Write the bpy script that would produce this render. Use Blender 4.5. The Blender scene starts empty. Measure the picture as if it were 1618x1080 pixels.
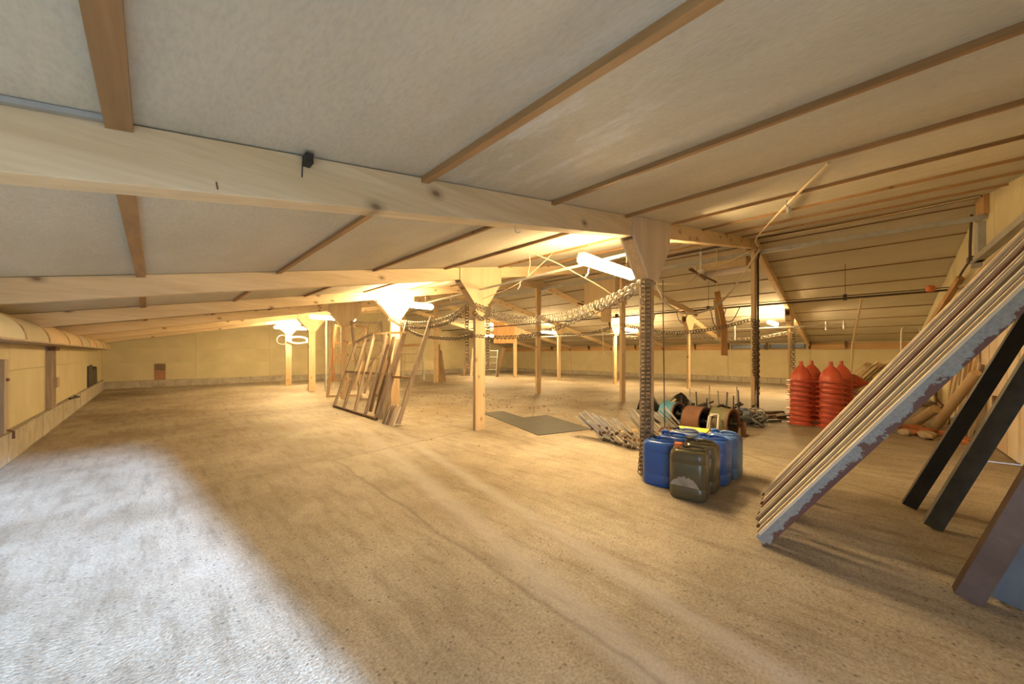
import bpy, math, random
from mathutils import Vector, Matrix, Euler
random.seed(7)
R = math.radians
SC = bpy.context.scene
COL = SC.collection

# ------------------------------------------------------------------ camera
cam_d = bpy.data.cameras.new('camera')
cam_d.sensor_width = 36.0
cam_d.lens = 564.44 / 1618 * 36.0
cam_d.shift_y = 18.68 / 1618
cam_d.clip_start = 0.02
cam = bpy.data.objects.new('camera', cam_d)
COL.objects.link(cam)
cam.location = (0, 0, 1.2)
cam.rotation_euler = (R(90), 0, -0.7909)
SC.camera = cam

# ------------------------------------------------------------------ sky, sun, exposure
w = bpy.data.worlds.new('sky'); SC.world = w; w.use_nodes = True
bg = w.node_tree.nodes['Background']
bg.inputs[0].default_value = (0.56, 0.72, 1.0, 1)
bg.inputs[1].default_value = 4.5
sd = bpy.data.lights.new('low_sun', 'SUN'); sd.energy = 21.0; sd.angle = R(3.2); sd.color = (0.43, 0.64, 1.0)
sun = bpy.data.objects.new('low_sun', sd); COL.objects.link(sun)
sun.rotation_euler = Vector((-0.105, 1.0, -0.215)).to_track_quat('-Z', 'Y').to_euler()
sun.location = (0, -6, 4)
pd = bpy.data.lights.new('doorway_portal', 'AREA'); pd.shape = 'RECTANGLE'; pd.size = 1.88; pd.size_y = 1.6
pd.cycles.is_portal = True
po = bpy.data.objects.new('doorway_portal', pd); COL.objects.link(po)
po.location = (-0.16, -1.24, 0.8); po.rotation_euler = (R(90), 0, 0)   # faces +Y, into the barn
vs = SC.view_settings
vs.view_transform = 'Standard'; vs.look = 'None'; vs.gamma = 1.0; vs.use_curve_mapping = False
vs.exposure = 1.0
SC.cycles.max_bounces = 6; SC.cycles.glossy_bounces = 2; SC.cycles.transmission_bounces = 2
SC.cycles.caustics_reflective = False; SC.cycles.caustics_refractive = False
LAMP = 140.0                                # radiance of the lamp diffusers
LAMPCOL = (1.0, 0.69, 0.33)

# ------------------------------------------------------------------ barn measures (metres)
XL, XFAR = -1.16, 17.80                    # wall faces
XR = 8.32                                  # ridge
ZR = 3.44; SL = 0.1885
YG, YE = -1.20, 18.22                      # gable and end wall faces
FY = [1.555 + 2.775 * k for k in range(6)]
XA, XB, XC = 3.64, 8.32, 13.02
def zc(x): return ZR - SL * abs(XR - x)    # underside of ceiling boards

# ------------------------------------------------------------------ materials
MATS = {}
def _new(name):
    m = bpy.data.materials.new(name); m.use_nodes = True
    nt = m.node_tree; b = nt.nodes['Principled BSDF']
    MATS[name] = m
    return m, nt, b
def _coord(nt, scale, rnd=True):
    tc = nt.nodes.new('ShaderNodeTexCoord'); mp = nt.nodes.new('ShaderNodeMapping')
    mp.inputs['Scale'].default_value = scale
    if rnd:
        oi = nt.nodes.new('ShaderNodeObjectInfo')
        mu = nt.nodes.new('ShaderNodeMath'); mu.operation = 'MULTIPLY'; mu.inputs[1].default_value = 37.0
        nt.links.new(oi.outputs['Random'], mu.inputs[0])
        ad = nt.nodes.new('ShaderNodeVectorMath'); ad.operation = 'ADD'
        nt.links.new(tc.outputs['Object'], ad.inputs[0]); nt.links.new(mu.outputs[0], ad.inputs[1])
        nt.links.new(ad.outputs[0], mp.inputs['Vector'])
    else:
        nt.links.new(tc.outputs['Object'], mp.inputs['Vector'])
    return mp
def _ramp(nt, fac, stops):
    r = nt.nodes.new('ShaderNodeValToRGB'); e = r.color_ramp.elements
    while len(e) < len(stops): e.new(0.5)
    for i, (p, c) in enumerate(stops):
        e[i].position = p; e[i].color = (*c, 1) if len(c) == 3 else c
    nt.links.new(fac, r.inputs[0]); return r
def _noise(nt, vec, scale, detail=5, rough=.55, dist=0):
    n = nt.nodes.new('ShaderNodeTexNoise'); n.inputs['Scale'].default_value = scale
    n.inputs['Detail'].default_value = detail; n.inputs['Roughness'].default_value = rough
    n.inputs['Distortion'].default_value = dist
    nt.links.new(vec, n.inputs['Vector']); return n
def _mix(nt, fac, a, b, mode='MIX'):
    x = nt.nodes.new('ShaderNodeMix'); x.data_type = 'RGBA'; x.blend_type = mode
    for s, v in ((0, fac), (6, a), (7, b)):
        if isinstance(v, (int, float)): x.inputs[s].default_value = v
        elif isinstance(v, tuple): x.inputs[s].default_value = (*v, 1)
        else: nt.links.new(v, x.inputs[s])
    return x.outputs[2]
def _bump(nt, b, h, strength, dist=.01):
    u = nt.nodes.new('ShaderNodeBump'); u.inputs['Strength'].default_value = strength; u.inputs['Distance'].default_value = dist
    nt.links.new(h, u.inputs['Height']); nt.links.new(u.outputs[0], b.inputs['Normal']); return u

def plain(name, c1, c2=None, scale=6, rough=.6, metal=0, bump=0, stretch=(1, 1, 1), contrast=.25, rnd=True):
    m, nt, b = _new(name)
    c2 = c2 or tuple(v * .75 for v in c1)
    mp = _coord(nt, stretch, rnd); n = _noise(nt, mp.outputs[0], scale)
    r = _ramp(nt, n.outputs[0], [(.5 - contrast, c2), (.5 + contrast, c1)])
    nt.links.new(r.outputs[0], b.inputs['Base Color'])
    b.inputs['Roughness'].default_value = rough; b.inputs['Metallic'].default_value = metal
    if bump:
        n2 = _noise(nt, mp.outputs[0], scale * 6, 4); _bump(nt, b, n2.outputs[0], bump)
    return m

def wood(name, light, dark, axis, knots=.0, rough=.7, grain=1.0):
    m, nt, b = _new(name)
    sc = [1.0, 1.0, 1.0]; sc[axis] = .07
    mp = _coord(nt, tuple(sc))
    n = _noise(nt, mp.outputs[0], 34 * grain, 5, .6, .6)
    n2 = _noise(nt, mp.outputs[0], 7, 3, .5, .3)
    add = nt.nodes.new('ShaderNodeMath'); add.operation = 'ADD'
    nt.links.new(n.outputs[0], add.inputs[0]); nt.links.new(n2.outputs[0], add.inputs[1])
    hf = nt.nodes.new('ShaderNodeMath'); hf.operation = 'MULTIPLY'; hf.inputs[1].default_value = .5
    nt.links.new(add.outputs[0], hf.inputs[0])
    r = _ramp(nt, hf.outputs[0], [(.34, dark), (.62, light)])
    col = r.outputs[0]
    if knots > 0:
        mk = _coord(nt, (1, 1, 1))
        sq = nt.nodes.new('ShaderNodeSeparateXYZ'); nt.links.new(mk.outputs[0], sq.inputs[0])
        cq = nt.nodes.new('ShaderNodeCombineXYZ')
        hl = nt.nodes.new('ShaderNodeMath'); hl.operation = 'MULTIPLY'; hl.inputs[1].default_value = .62
        nt.links.new(sq.outputs[axis], hl.inputs[0]); nt.links.new(hl.outputs[0], cq.inputs[0])
        nt.links.new(sq.outputs[0 if axis == 2 else (2 if axis == 0 else 0)], cq.inputs[1])
        v = nt.nodes.new('ShaderNodeTexVoronoi'); v.voronoi_dimensions = '2D'; v.inputs['Scale'].default_value = 5.0
        nt.links.new(cq.outputs[0], v.inputs['Vector'])
        kc = nt.nodes.new('ShaderNodeSeparateColor'); nt.links.new(v.outputs['Color'], kc.inputs[0])
        kp = _ramp(nt, kc.outputs[0], [(.42, (1, 1, 1)), (.44, (0, 0, 0))])
        kd = _ramp(nt, v.outputs['Distance'], [(.035 * knots, (.85, .85, .85)), (.085 * knots, (.42, .42, .42)), (.20 * knots, (0, 0, 0))])
        class kr: outputs = [_mix(nt, 1.0, kd.outputs[0], kp.outputs[0], 'MULTIPLY')]
        col = _mix(nt, kr.outputs[0], col, (.16, .075, .03))
    nt.links.new(col, b.inputs['Base Color'])
    b.inputs['Roughness'].default_value = rough
    _bump(nt, b, n.outputs[0], .12, .004)
    return m

def concrete_floor():
    m, nt, b = _new('floor_concrete')
    mp = _coord(nt, (1, 1, 1), False)
    big = _noise(nt, mp.outputs[0], .55, 5, .6)
    mid = _noise(nt, mp.outputs[0], 3.0, 6, .65)
    fine = _noise(nt, mp.outputs[0], 85, 4, .75)
    mps = _coord(nt, (1, .16, 1), False)
    brush = _noise(nt, mps.outputs[0], 11, 6, .7)
    base = _ramp(nt, big.outputs[0], [(.32, (.27, .215, .145)), (.50, (.43, .375, .29)), (.68, (.56, .505, .415))]).outputs[0]
    mr = _ramp(nt, mid.outputs[0], [(.3, (.60, .57, .53)), (.60, (1, 1, 1))]).outputs[0]
    col = _mix(nt, .38, base, mr, 'MULTIPLY')
    br = _ramp(nt, brush.outputs[0], [(.32, (.55, .51, .46)), (.52, (1, 1, 1)), (.75, (1.0, 1.0, 1.0))]).outputs[0]
    col = _mix(nt, .7, col, br, 'MULTIPLY')
    fr = _ramp(nt, fine.outputs[0], [(.36, (.50, .49, .47)), (.52, (1, 1, 1))]).outputs[0]
    col = _mix(nt, .75, col, fr, 'MULTIPLY')
    # exposed aggregate: stones of differing tone, pits between them
    v = nt.nodes.new('ShaderNodeTexVoronoi'); v.inputs['Scale'].default_value = 95
    nt.links.new(mp.outputs[0], v.inputs['Vector'])
    sp = nt.nodes.new('ShaderNodeSeparateColor'); nt.links.new(v.outputs['Color'], sp.inputs[0])
    tone = _ramp(nt, sp.outputs[2], [(.0, (.72, .70, .67)), (1, (1.0, 1.0, 1.0))]).outputs[0]
    col = _mix(nt, .8, col, tone, 'MULTIPLY')
    v2 = nt.nodes.new('ShaderNodeTexVoronoi'); v2.inputs['Scale'].default_value = 40
    nt.links.new(mp.outputs[0], v2.inputs['Vector'])
    sp2 = nt.nodes.new('ShaderNodeSeparateColor'); nt.links.new(v2.outputs['Color'], sp2.inputs[0])
    dk = _ramp(nt, sp2.outputs[0], [(.0, (1, 1, 1)), (.13, (1, 1, 1)), (.15, (0, 0, 0))]).outputs[0]
    near = _ramp(nt, v2.outputs['Distance'], [(.16, (.9, .9, .9)), (.36, (0, 0, 0))]).outputs[0]
    msk = _mix(nt, 1.0, dk, near, 'MULTIPLY')
    col = _mix(nt, msk, col, (.12, .10, .08))
    # lengthwise stripes blended towards a greyer floor colour
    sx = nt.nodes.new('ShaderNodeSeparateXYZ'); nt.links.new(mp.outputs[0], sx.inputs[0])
    def track(x0, slope, width, y_hi):  # mask of one slanted greyer stripe, fading out at its far end
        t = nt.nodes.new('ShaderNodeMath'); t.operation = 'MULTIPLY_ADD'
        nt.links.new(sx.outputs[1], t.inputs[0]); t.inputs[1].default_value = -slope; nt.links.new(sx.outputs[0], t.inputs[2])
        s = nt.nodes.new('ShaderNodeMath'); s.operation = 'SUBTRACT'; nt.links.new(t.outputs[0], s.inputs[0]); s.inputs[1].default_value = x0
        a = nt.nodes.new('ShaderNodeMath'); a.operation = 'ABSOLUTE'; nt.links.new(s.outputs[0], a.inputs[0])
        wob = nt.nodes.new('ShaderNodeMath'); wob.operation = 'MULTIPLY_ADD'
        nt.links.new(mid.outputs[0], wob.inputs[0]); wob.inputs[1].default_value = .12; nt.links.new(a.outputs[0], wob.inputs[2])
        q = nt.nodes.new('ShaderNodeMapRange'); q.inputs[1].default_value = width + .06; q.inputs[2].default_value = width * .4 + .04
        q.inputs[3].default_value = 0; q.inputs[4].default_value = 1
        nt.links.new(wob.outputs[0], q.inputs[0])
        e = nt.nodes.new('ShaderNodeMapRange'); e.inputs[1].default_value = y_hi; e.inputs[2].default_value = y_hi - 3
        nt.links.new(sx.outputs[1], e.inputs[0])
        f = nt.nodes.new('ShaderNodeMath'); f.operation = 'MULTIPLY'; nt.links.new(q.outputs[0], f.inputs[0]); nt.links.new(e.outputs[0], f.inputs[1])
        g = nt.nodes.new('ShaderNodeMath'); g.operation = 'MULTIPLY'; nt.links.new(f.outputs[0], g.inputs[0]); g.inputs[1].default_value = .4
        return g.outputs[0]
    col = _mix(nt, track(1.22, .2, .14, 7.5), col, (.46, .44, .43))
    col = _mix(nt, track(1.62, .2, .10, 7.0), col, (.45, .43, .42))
    # hairline crack
    cr = nt.nodes.new('ShaderNodeTexVoronoi'); cr.feature = 'DISTANCE_TO_EDGE'; cr.inputs['Scale'].default_value = .16
    dm = _noise(nt, mp.outputs[0], 2.2, 4)
    dv = _mix(nt, .12, mp.outputs[0], dm.outputs['Color'], 'ADD')
    nt.links.new(dv, cr.inputs['Vector'])
    ck = _ramp(nt, cr.outputs['Distance'], [(.0, (.5, .5, .5)), (.0013, (0, 0, 0))]).outputs[0]
    cm = nt.nodes.new('ShaderNodeMapRange'); cm.inputs[1].default_value = .7; cm.inputs[2].default_value = 1.4; nt.links.new(sx.outputs[0], cm.inputs[0])
    ck = _mix(nt, 1.0, ck, cm.outputs[0], 'MULTIPLY')
    col = _mix(nt, ck, col, (.09, .075, .06))
    nt.links.new(col, b.inputs['Base Color'])
    b.inputs['Roughness'].default_value = .62
    # relief: stones and tined grooves
    wv = nt.nodes.new('ShaderNodeTexWave'); wv.bands_direction = 'X'; wv.inputs['Scale'].default_value = 5.5
    wv.inputs['Distortion'].default_value = 3.0; wv.inputs['Detail'].default_value = 2; wv.inputs['Detail Scale'].default_value = .6
    nt.links.new(mp.outputs[0], wv.inputs['Vector'])
    gm = _ramp(nt, big.outputs[0], [(.46, (0, 0, 0)), (.62, (1, 1, 1))]).outputs[0]
    gy = nt.nodes.new('ShaderNodeMapRange'); gy.inputs[1].default_value = 2.5; gy.inputs[2].default_value = 6.5; gy.inputs[4].default_value = .55; nt.links.new(sx.outputs[1], gy.inputs[0])
    gm = _mix(nt, 1.0, gm, gy.outputs[0], 'MULTIPLY')
    gw = _mix(nt, 1.0, wv.outputs['Color'], gm, 'MULTIPLY')
    hh = _mix(nt, .45, fine.outputs[0], gw, 'ADD')
    vv = _mix(nt, .4, hh, v.outputs['Distance'], 'SUBTRACT')
    _bump(nt, b, vv, .55, .006)
    return m

def ceiling_mat():
    m, nt, b = _new('ceiling_board')
    mp = _coord(nt, (1, .35, 1), False)
    oi = nt.nodes.new('ShaderNodeObjectInfo')
    n = _noise(nt, mp.outputs[0], 2.3, 5, .6); n2 = _noise(nt, mp.outputs[0], 95, 3, .6)
    n3 = _noise(nt, mp.outputs[0], .8, 6, .7)
    c = _ramp(nt, n.outputs[0], [(.3, (.56, .52, .42)), (.7, (.68, .64, .54))]).outputs[0]
    c = _mix(nt, .35, c, _ramp(nt, n2.outputs[0], [(.3, (.62, .62, .62)), (.6, (1, 1, 1))]).outputs[0], 'MULTIPLY')
    tone = _ramp(nt, oi.outputs['Random'], [(0, (.88, .88, .87)), (1, (1, 1, 1))]).outputs[0]
    c = _mix(nt, 1.0, c, tone, 'MULTIPLY')
    # lime bloom near a damp spot
    vd = nt.nodes.new('ShaderNodeVectorMath'); vd.operation = 'DISTANCE'
    tc = nt.nodes.new('ShaderNodeTexCoord'); nt.links.new(tc.outputs['Object'], vd.inputs[0]); vd.inputs[1].default_value = (1.32, .95, 2.1)
    md = nt.nodes.new('ShaderNodeMapRange'); md.inputs[1].default_value = .85; md.inputs[2].default_value = .1
    nt.links.new(vd.outputs['Value'], md.inputs[0])
    nb = _noise(nt, mp.outputs[0], 6.5, 8, .75)
    nbr = _ramp(nt, nb.outputs[0], [(.50, (0, 0, 0)), (.64, (1, 1, 1))]).outputs[0]
    bm = _mix(nt, 1.0, nbr, md.outputs[0], 'MULTIPLY')
    c = _mix(nt, bm, c, (.66, .66, .66))
    nt.links.new(c, b.inputs['Base Color']); b.inputs['Roughness'].default_value = .75
    _bump(nt, b, n2.outputs[0], .10, .003)
    return m

def peeling(name, paint, bare, thresh=.5):
    """old paint flaked off towards the lower edge of a plank (plank width runs along local y)"""
    m, nt, b = _new(name)
    mp = _coord(nt, (1, 1, 1))
    tc = nt.nodes.new('ShaderNodeTexCoord'); sx = nt.nodes.new('ShaderNodeSeparateXYZ'); nt.links.new(tc.outputs['Object'], sx.inputs[0])
    n = _noise(nt, mp.outputs[0], 9, 8, .72)
    g = nt.nodes.new('ShaderNodeMath'); g.operation = 'MULTIPLY_ADD'; nt.links.new(sx.outputs[1], g.inputs[0])
    g.inputs[1].default_value = 5.0; nt.links.new(n.outputs[0], g.inputs[2])
    mask = _ramp(nt, g.outputs[0], [(thresh - .06, (0, 0, 0)), (thresh - .045, (1, 1, 1))]).outputs[0]
    f = _noise(nt, mp.outputs[0], 60, 4, .7)
    pc = _mix(nt, .6, paint, _ramp(nt, f.outputs[0], [(.3, (.5, .5, .5)), (.6, (1, 1, 1))]).outputs[0], 'MULTIPLY')
    nt.links.new(_mix(nt, mask, bare, pc), b.inputs['Base Color'])
    b.inputs['Roughness'].default_value = .65
    _bump(nt, b, mask, .3, .004)
    return m

def emissive(name, col, strength):
    m, nt, b = _new(name)
    b.inputs['Base Color'].default_value = (.9, .9, .9, 1)
    b.inputs['Emission Color'].default_value = (*col, 1); b.inputs['Emission Strength'].default_value = strength
    n = _noise(nt, _coord(nt, (1, 1, 1)).outputs[0], 3)
    r = _ramp(nt, n.outputs[0], [(.2, tuple(v * .97 for v in col)), (.8, col)])
    nt.links.new(r.outputs[0], b.inputs['Emission Color'])
    return m

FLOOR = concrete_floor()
CEIL = ceiling_mat()
CREAM = plain('cream_wall_board', (.60, .53, .335), (.50, .44, .26), 1.6, .7, contrast=.2, bump=.05)
CREAM2 = plain('pale_door_board', (.74, .64, .50), (.58, .44, .29), 1.3, .7, contrast=.25, stretch=(1, 1, .35), bump=.05)
KERB = plain('kerb_concrete', (.50, .46, .37), (.30, .26, .19), 5, .85, bump=.4, contrast=.28)
ROOF = plain('roof_deck', (.12, .11, .10), None, 3, .9)
GROUND = plain('yard_gravel', (.34, .32, .29), (.22, .21, .19), 14, .95, bump=.5)
PINE = wood('pale_pine', (.76, .61, .39), (.60, .45, .25), 0, 1.0)
PINEZ = wood('pine_post', (.64, .49, .30), (.46, .32, .17), 2, .8)
PINEY = wood('pine_along_barn', (.56, .36, .17), (.38, .22, .09), 1, .0)
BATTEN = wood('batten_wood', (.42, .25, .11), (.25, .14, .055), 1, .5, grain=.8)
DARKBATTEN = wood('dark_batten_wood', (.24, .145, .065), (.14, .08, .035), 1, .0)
PLY = wood('plywood', (.62, .49, .31), (.52, .39, .23), 2, .0, grain=.6)
PLYPALE = wood('weathered_plywood', (.68, .58, .45), (.55, .45, .33), 2, .0, grain=.7)
DARKWOOD = wood('dark_wood', (.20, .13, .075), (.10, .06, .035), 2, .0)
OLDWOOD = wood('grey_old_wood', (.46, .37, .26), (.28, .21, .14), 2, .0)
WARMWOOD = wood('orange_wood', (.52, .32, .14), (.36, .19, .07), 2, .0)
BARK = plain('peeled_log', (.68, .52, .31), (.52, .37, .20), 5, .8, stretch=(1, 1, .3), bump=.4)
GALV = plain('galvanised_steel', (.44, .44, .42), (.32, .32, .30), 9, .5, .35)
WHITESTEEL = plain('white_coated_steel', (.72, .71, .66), (.55, .53, .47), 6, .4, .1)
ALU = plain('bare_aluminium', (.66, .64, .58), (.45, .42, .36), 14, .35, .7, contrast=.3)
CHAINM = plain('greasy_chain_steel', (.24, .20, .15), (.12, .095, .07), 20, .5, .6)
CHAINP = plain('pale_chain_steel', (.46, .42, .34), (.30, .27, .20), 20, .45, .5)
RUST = plain('rusty_steel', (.22, .105, .055), (.11, .055, .032), 7, .8, .2, contrast=.3, bump=.3)
RUSTGREEN = plain('green_rusty_paint', (.16, .18, .095), (.14, .09, .045), 4, .7, .1, contrast=.18, bump=.2)
BLUEPAINT = plain('blue_drum_paint', (.10, .33, .48), (.07, .22, .32), 5, .55, .1)
BLACK = plain('black_steel', (.030, .030, .030), (.014, .014, .014), 8, .55, .2)
DARKSTEEL = plain('dark_grey_steel', (.10, .105, .10), (.06, .06, .056), 12, .55, .3, bump=.2)
BROWNSTEEL = plain('brown_primed_steel', (.21, .16, .15), (.10, .06, .045), 5, .5, .3, contrast=.3, bump=.2)
BLUESTEEL = plain('blue_grey_steel', (.22, .27, .36), (.15, .18, .24), 5, .5, .3)
RUBBER = plain('grey_rubber_sheet', (.085, .088, .082), (.06, .06, .055), 2.5, .6)
TARP = plain('black_plastic_sheet', (.025, .024, .022), (.012, .012, .011), 5, .45)
PVCRED = plain('red_plastic', (.62, .125, .065), (.52, .09, .045), 3, .42)
PVCWHITE = plain('white_plastic', (.70, .67, .58), (.58, .54, .44), 4, .45)
CANBLUE = plain('blue_plastic', (.035, .125, .46), (.025, .09, .36), 2.5, .30)
CANPALE = plain('faded_blue_plastic', (.09, .19, .45), (.06, .13, .33), 2.5, .34)
CANGREY = plain('greyed_blue_plastic', (.17, .20, .26), (.08, .13, .27), 3, .4)
OLIVE = plain('olive_plastic', (.105, .092, .050), (.070, .060, .032), 2.5, .25)
CAPORANGE = plain('orange_cap_plastic', (.65, .17, .04), None, 6, .4)
CAPBLACK = plain('black_cap_plastic', (.04, .04, .04), None, 6, .4)
YELLOW = plain('yellow_plastic', (.80, .66, .11), (.68, .53, .07), 4, .45)
SALT = plain('scuffed_white_label', (.40, .37, .32), (.22, .20, .16), 12, .8, contrast=.2)
BRICK = plain('orange_brick', (.50, .19, .075), (.36, .13, .055), 9, .9, bump=.5)
STONE = plain('pale_stone', (.48, .38, .26), (.30, .23, .15), 6, .9, bump=.5)
ROPE = plain('straw_rope', (.80, .68, .46), (.62, .50, .30), 30, .8)
CABLE = plain('dark_cable', (.07, .055, .042), None, 10, .6)
CABLEW = plain('pale_cable', (.70, .66, .56), None, 10, .5)
ORANGECORD = plain('orange_cord', (.72, .30, .12), None, 10, .6)
PEEL = peeling('peeling_grey_paint', (.33, .36, .38), (.15, .075, .065), .47)
PLANKCREAM = plain('cream_painted_plank', (.78, .70, .55), (.64, .54, .39), 6, .6, stretch=(1, 1, .1), contrast=.3)
PLANKWHITE = plain('white_painted_plank', (.84, .81, .74), (.70, .66, .58), 6, .6, stretch=(1, 1, .1), contrast=.3)
PLANKRED = plain('red_brown_plank', (.36, .19, .12), (.22, .11, .075), 6, .6, stretch=(1, 1, .1), contrast=.3)
WEATHER = plain('weathered_grey_paint', (.40, .385, .34), (.27, .25, .21), 5, .7)
GLASS = plain('dusty_blue_glazing', (.20, .26, .40), (.14, .19, .30), 5, .15)
FOIL = plain('reddish_patch', (.42, .20, .11), (.26, .13, .08), 9, .7, contrast=.2)
TRAYLIN = plain('white_lining', (.78, .72, .70), (.68, .62, .58), 2, .6)
HOODS = [plain('hood_ply_a', (.50, .45, .32), (.41, .36, .24), 3, .7), plain('hood_ply_b', (.62, .60, .50), (.52, .50, .40), 3, .7),
         plain('hood_ply_c', (.60, .46, .28), (.50, .37, .20), 3, .7)]
LIT = emissive('lamp_diffuser', LAMPCOL, LAMP)
LITC = emissive('lamp_diffuser_small', LAMPCOL, LAMP)

# ------------------------------------------------------------------ mesh helpers
class MB:
    def __init__(self): self.v = []; self.f = []; self.sm = False
    def quadbox(self, pts):            # 8 points: bottom 4 ccw, top 4 ccw
        o = len(self.v); self.v += [tuple(p) for p in pts]
        for q in ((3, 2, 1, 0), (4, 5, 6, 7), (0, 1, 5, 4), (1, 2, 6, 5), (2, 3, 7, 6), (3, 0, 4, 7)):
            self.f.append(tuple(o + i for i in q))
        return self
    def box(self, x0, x1, y0, y1, z0, z1):
        return self.quadbox([(x0, y0, z0), (x1, y0, z0), (x1, y1, z0), (x0, y1, z0), (x0, y0, z1), (x1, y0, z1), (x1, y1, z1), (x0, y1, z1)])
    def bar(self, p, q, wd, ht, up=(0, 0, 1), e0=0):
        p = Vector(p); q = Vector(q); t = (q - p).normalized(); u = Vector(up)
        if abs(t.dot(u)) > .98: u = Vector((0, 1, 0))
        s = t.cross(u).normalized(); n = s.cross(t).normalized()
        a = s * wd / 2; b_ = n * ht / 2
        return self.quadbox([p - a - b_, p + a - b_, q + a - b_, q - a - b_, p - a + b_, p + a + b_, q + a + b_, q - a + b_])
    def prism(self, poly, y0, y1):     # polygon in xz extruded along y
        o = len(self.v); n = len(poly)
        self.v += [(x, y0, z) for x, z in poly] + [(x, y1, z) for x, z in poly]
        self.f.append(tuple(o + i for i in range(n))); self.f.append(tuple(o + n + i for i in reversed(range(n))))
        for i in range(n):
            j = (i + 1) % n; self.f.append((o + i, o + n + i, o + n + j, o + j))
        return self
    def plate(self, poly, z0, z1):     # polygon in xy extruded along z
        o = len(self.v); n = len(poly)
        self.v += [(x, y, z0) for x, y in poly] + [(x, y, z1) for x, y in poly]
        self.f.append(tuple(o + i for i in reversed(range(n)))); self.f.append(tuple(o + n + i for i in range(n)))
        for i in range(n):
            j = (i + 1) % n; self.f.append((o + i, o + j, o + n + j, o + n + i))
        return self
    def tube(self, pts, r, n=6, closed=False):
        pts = [Vector(p) for p in pts]; o = len(self.v); m = len(pts); prev = None
        rr = r if isinstance(r, (list, tuple)) else [r] * m
        for i, p in enumerate(pts):
            if closed: t = pts[(i + 1) % m] - pts[i - 1]
            else: t = pts[min(i + 1, m - 1)] - pts[max(i - 1, 0)]
            t.normalize()
            if prev is None:
                u = Vector((0, 0, 1)) if abs(t.z) < .9 else Vector((1, 0, 0))
                prev = t.cross(u).normalized()
            s = (prev - t * prev.dot(t)).normalized(); prev = s; k = t.cross(s)
            for j in range(n):
                a = 2 * math.pi * j / n
                self.v.append(tuple(p + (s * math.cos(a) + k * math.sin(a)) * rr[i]))
        for i in range(m if closed else m - 1):
            i2 = (i + 1) % m
            for j in range(n):
                j2 = (j + 1) % n
                self.f.append((o + i * n + j, o + i * n + j2, o + i2 * n + j2, o + i2 * n + j))
        if not closed:
            self.f.append(tuple(o + j for j in reversed(range(n)))); self.f.append(tuple(o + (m - 1) * n + j for j in range(n)))
        self.sm = True
        return self
    def lathe(self, prof, n=20, cx=0, cy=0, cap0=True, cap1=True):   # prof: (r,z) upwards
        o = len(self.v)
        for r_, z in prof:
            for j in range(n):
                a = 2 * math.pi * j / n; self.v.append((cx + r_ * math.cos(a), cy + r_ * math.sin(a), z))
        for i in range(len(prof) - 1):
            for j in range(n):
                j2 = (j + 1) % n
                self.f.append((o + i * n + j, o + i * n + j2, o + (i + 1) * n + j2, o + (i + 1) * n + j))
        if cap0: self.f.append(tuple(o + j for j in reversed(range(n))))
        if cap1: self.f.append(tuple(o + (len(prof) - 1) * n + j for j in range(n)))
        self.sm = True
        return self
    def xf(self, mtx, start=0):
        for i in range(start, len(self.v)): self.v[i] = tuple(mtx @ Vector(self.v[i]))
        return self
    def mesh(self, name, mat, smooth=None):
        me = bpy.data.meshes.new(name); me.from_pydata(self.v, [], self.f); me.update()
        if mat: me.materials.append(mat)
        if self.sm if smooth is None else smooth:
            for p in me.polygons: p.use_smooth = True
            me.set_sharp_from_angle(angle=R(38))
        return me
    def build(self, name, mat, parent=None, bevel=0, world=True, loc=None, rot=None, smooth=None):
        if parent is not None and world:
            inv = Matrix.LocRotScale(parent.location, parent.rotation_euler, None).inverted()
            pp = parent.parent
            if pp is not None: inv = inv @ Matrix.LocRotScale(pp.location, pp.rotation_euler, None).inverted()
            self.v = [tuple(inv @ Vector(p)) for p in self.v]
        o = bpy.data.objects.new(name, self.mesh(name, mat, smooth)); COL.objects.link(o)
        if parent is not None: o.parent = parent
        if loc is not None: o.location = loc
        if rot is not None: o.rotation_euler = rot
        if bevel:
            md = o.modifiers.new('bevel', 'BEVEL'); md.width = bevel; md.segments = 2; md.limit_method = 'ANGLE'
        return o
def tag(o, label, cat, group=None):
    o['label'] = label; o['category'] = cat
    if group: o['group'] = group
    return o
def thing(name, label, cat, loc=(0, 0, 0), rot=(0, 0, 0), group=None):
    o = bpy.data.objects.new(name, None); COL.objects.link(o); o.empty_display_size = .1
    o.location = loc; o.rotation_euler = rot
    return tag(o, label, cat, group)
def struct(o): o['kind'] = 'structure'; return o
def stuff(o): o['kind'] = 'stuff'; return o
def link_copy(src, parent=None, loc=None, rot=None):
    c = src.copy(); COL.objects.link(c); c.parent = parent
    if loc is not None: c.location = loc
    if rot is not None: c.rotation_euler = rot
    return c
def tree_copy(root, loc, rot=None, label=None):
    c = link_copy(root, None, loc, rot)
    if label: c['label'] = label
    for ch in root.children:
        d = link_copy(ch, c)
        for g in ch.children: link_copy(g, d)
    return c
def sagline(p, q, sag, n=16):
    p = Vector(p); q = Vector(q)
    return [p.lerp(q, i / n) - Vector((0, 0, sag * 4 * (i / n) * (1 - i / n))) for i in range(n + 1)]
def smoothline(pts, k=6):             # Catmull-Rom through points
    P = [Vector(p) for p in pts]; P = [2 * P[0] - P[1]] + P + [2 * P[-1] - P[-2]]; out = []
    for i in range(1, len(P) - 2):
        for s in range(k):
            t = s / k
            out.append(.5 * ((2 * P[i]) + (P[i + 1] - P[i - 1]) * t + (2 * P[i - 1] - 5 * P[i] + 4 * P[i + 1] - P[i + 2]) * t * t
                             + (3 * P[i] - P[i - 1] - 3 * P[i + 1] + P[i + 2]) * t ** 3))
    out.append(P[-2]); return out

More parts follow.
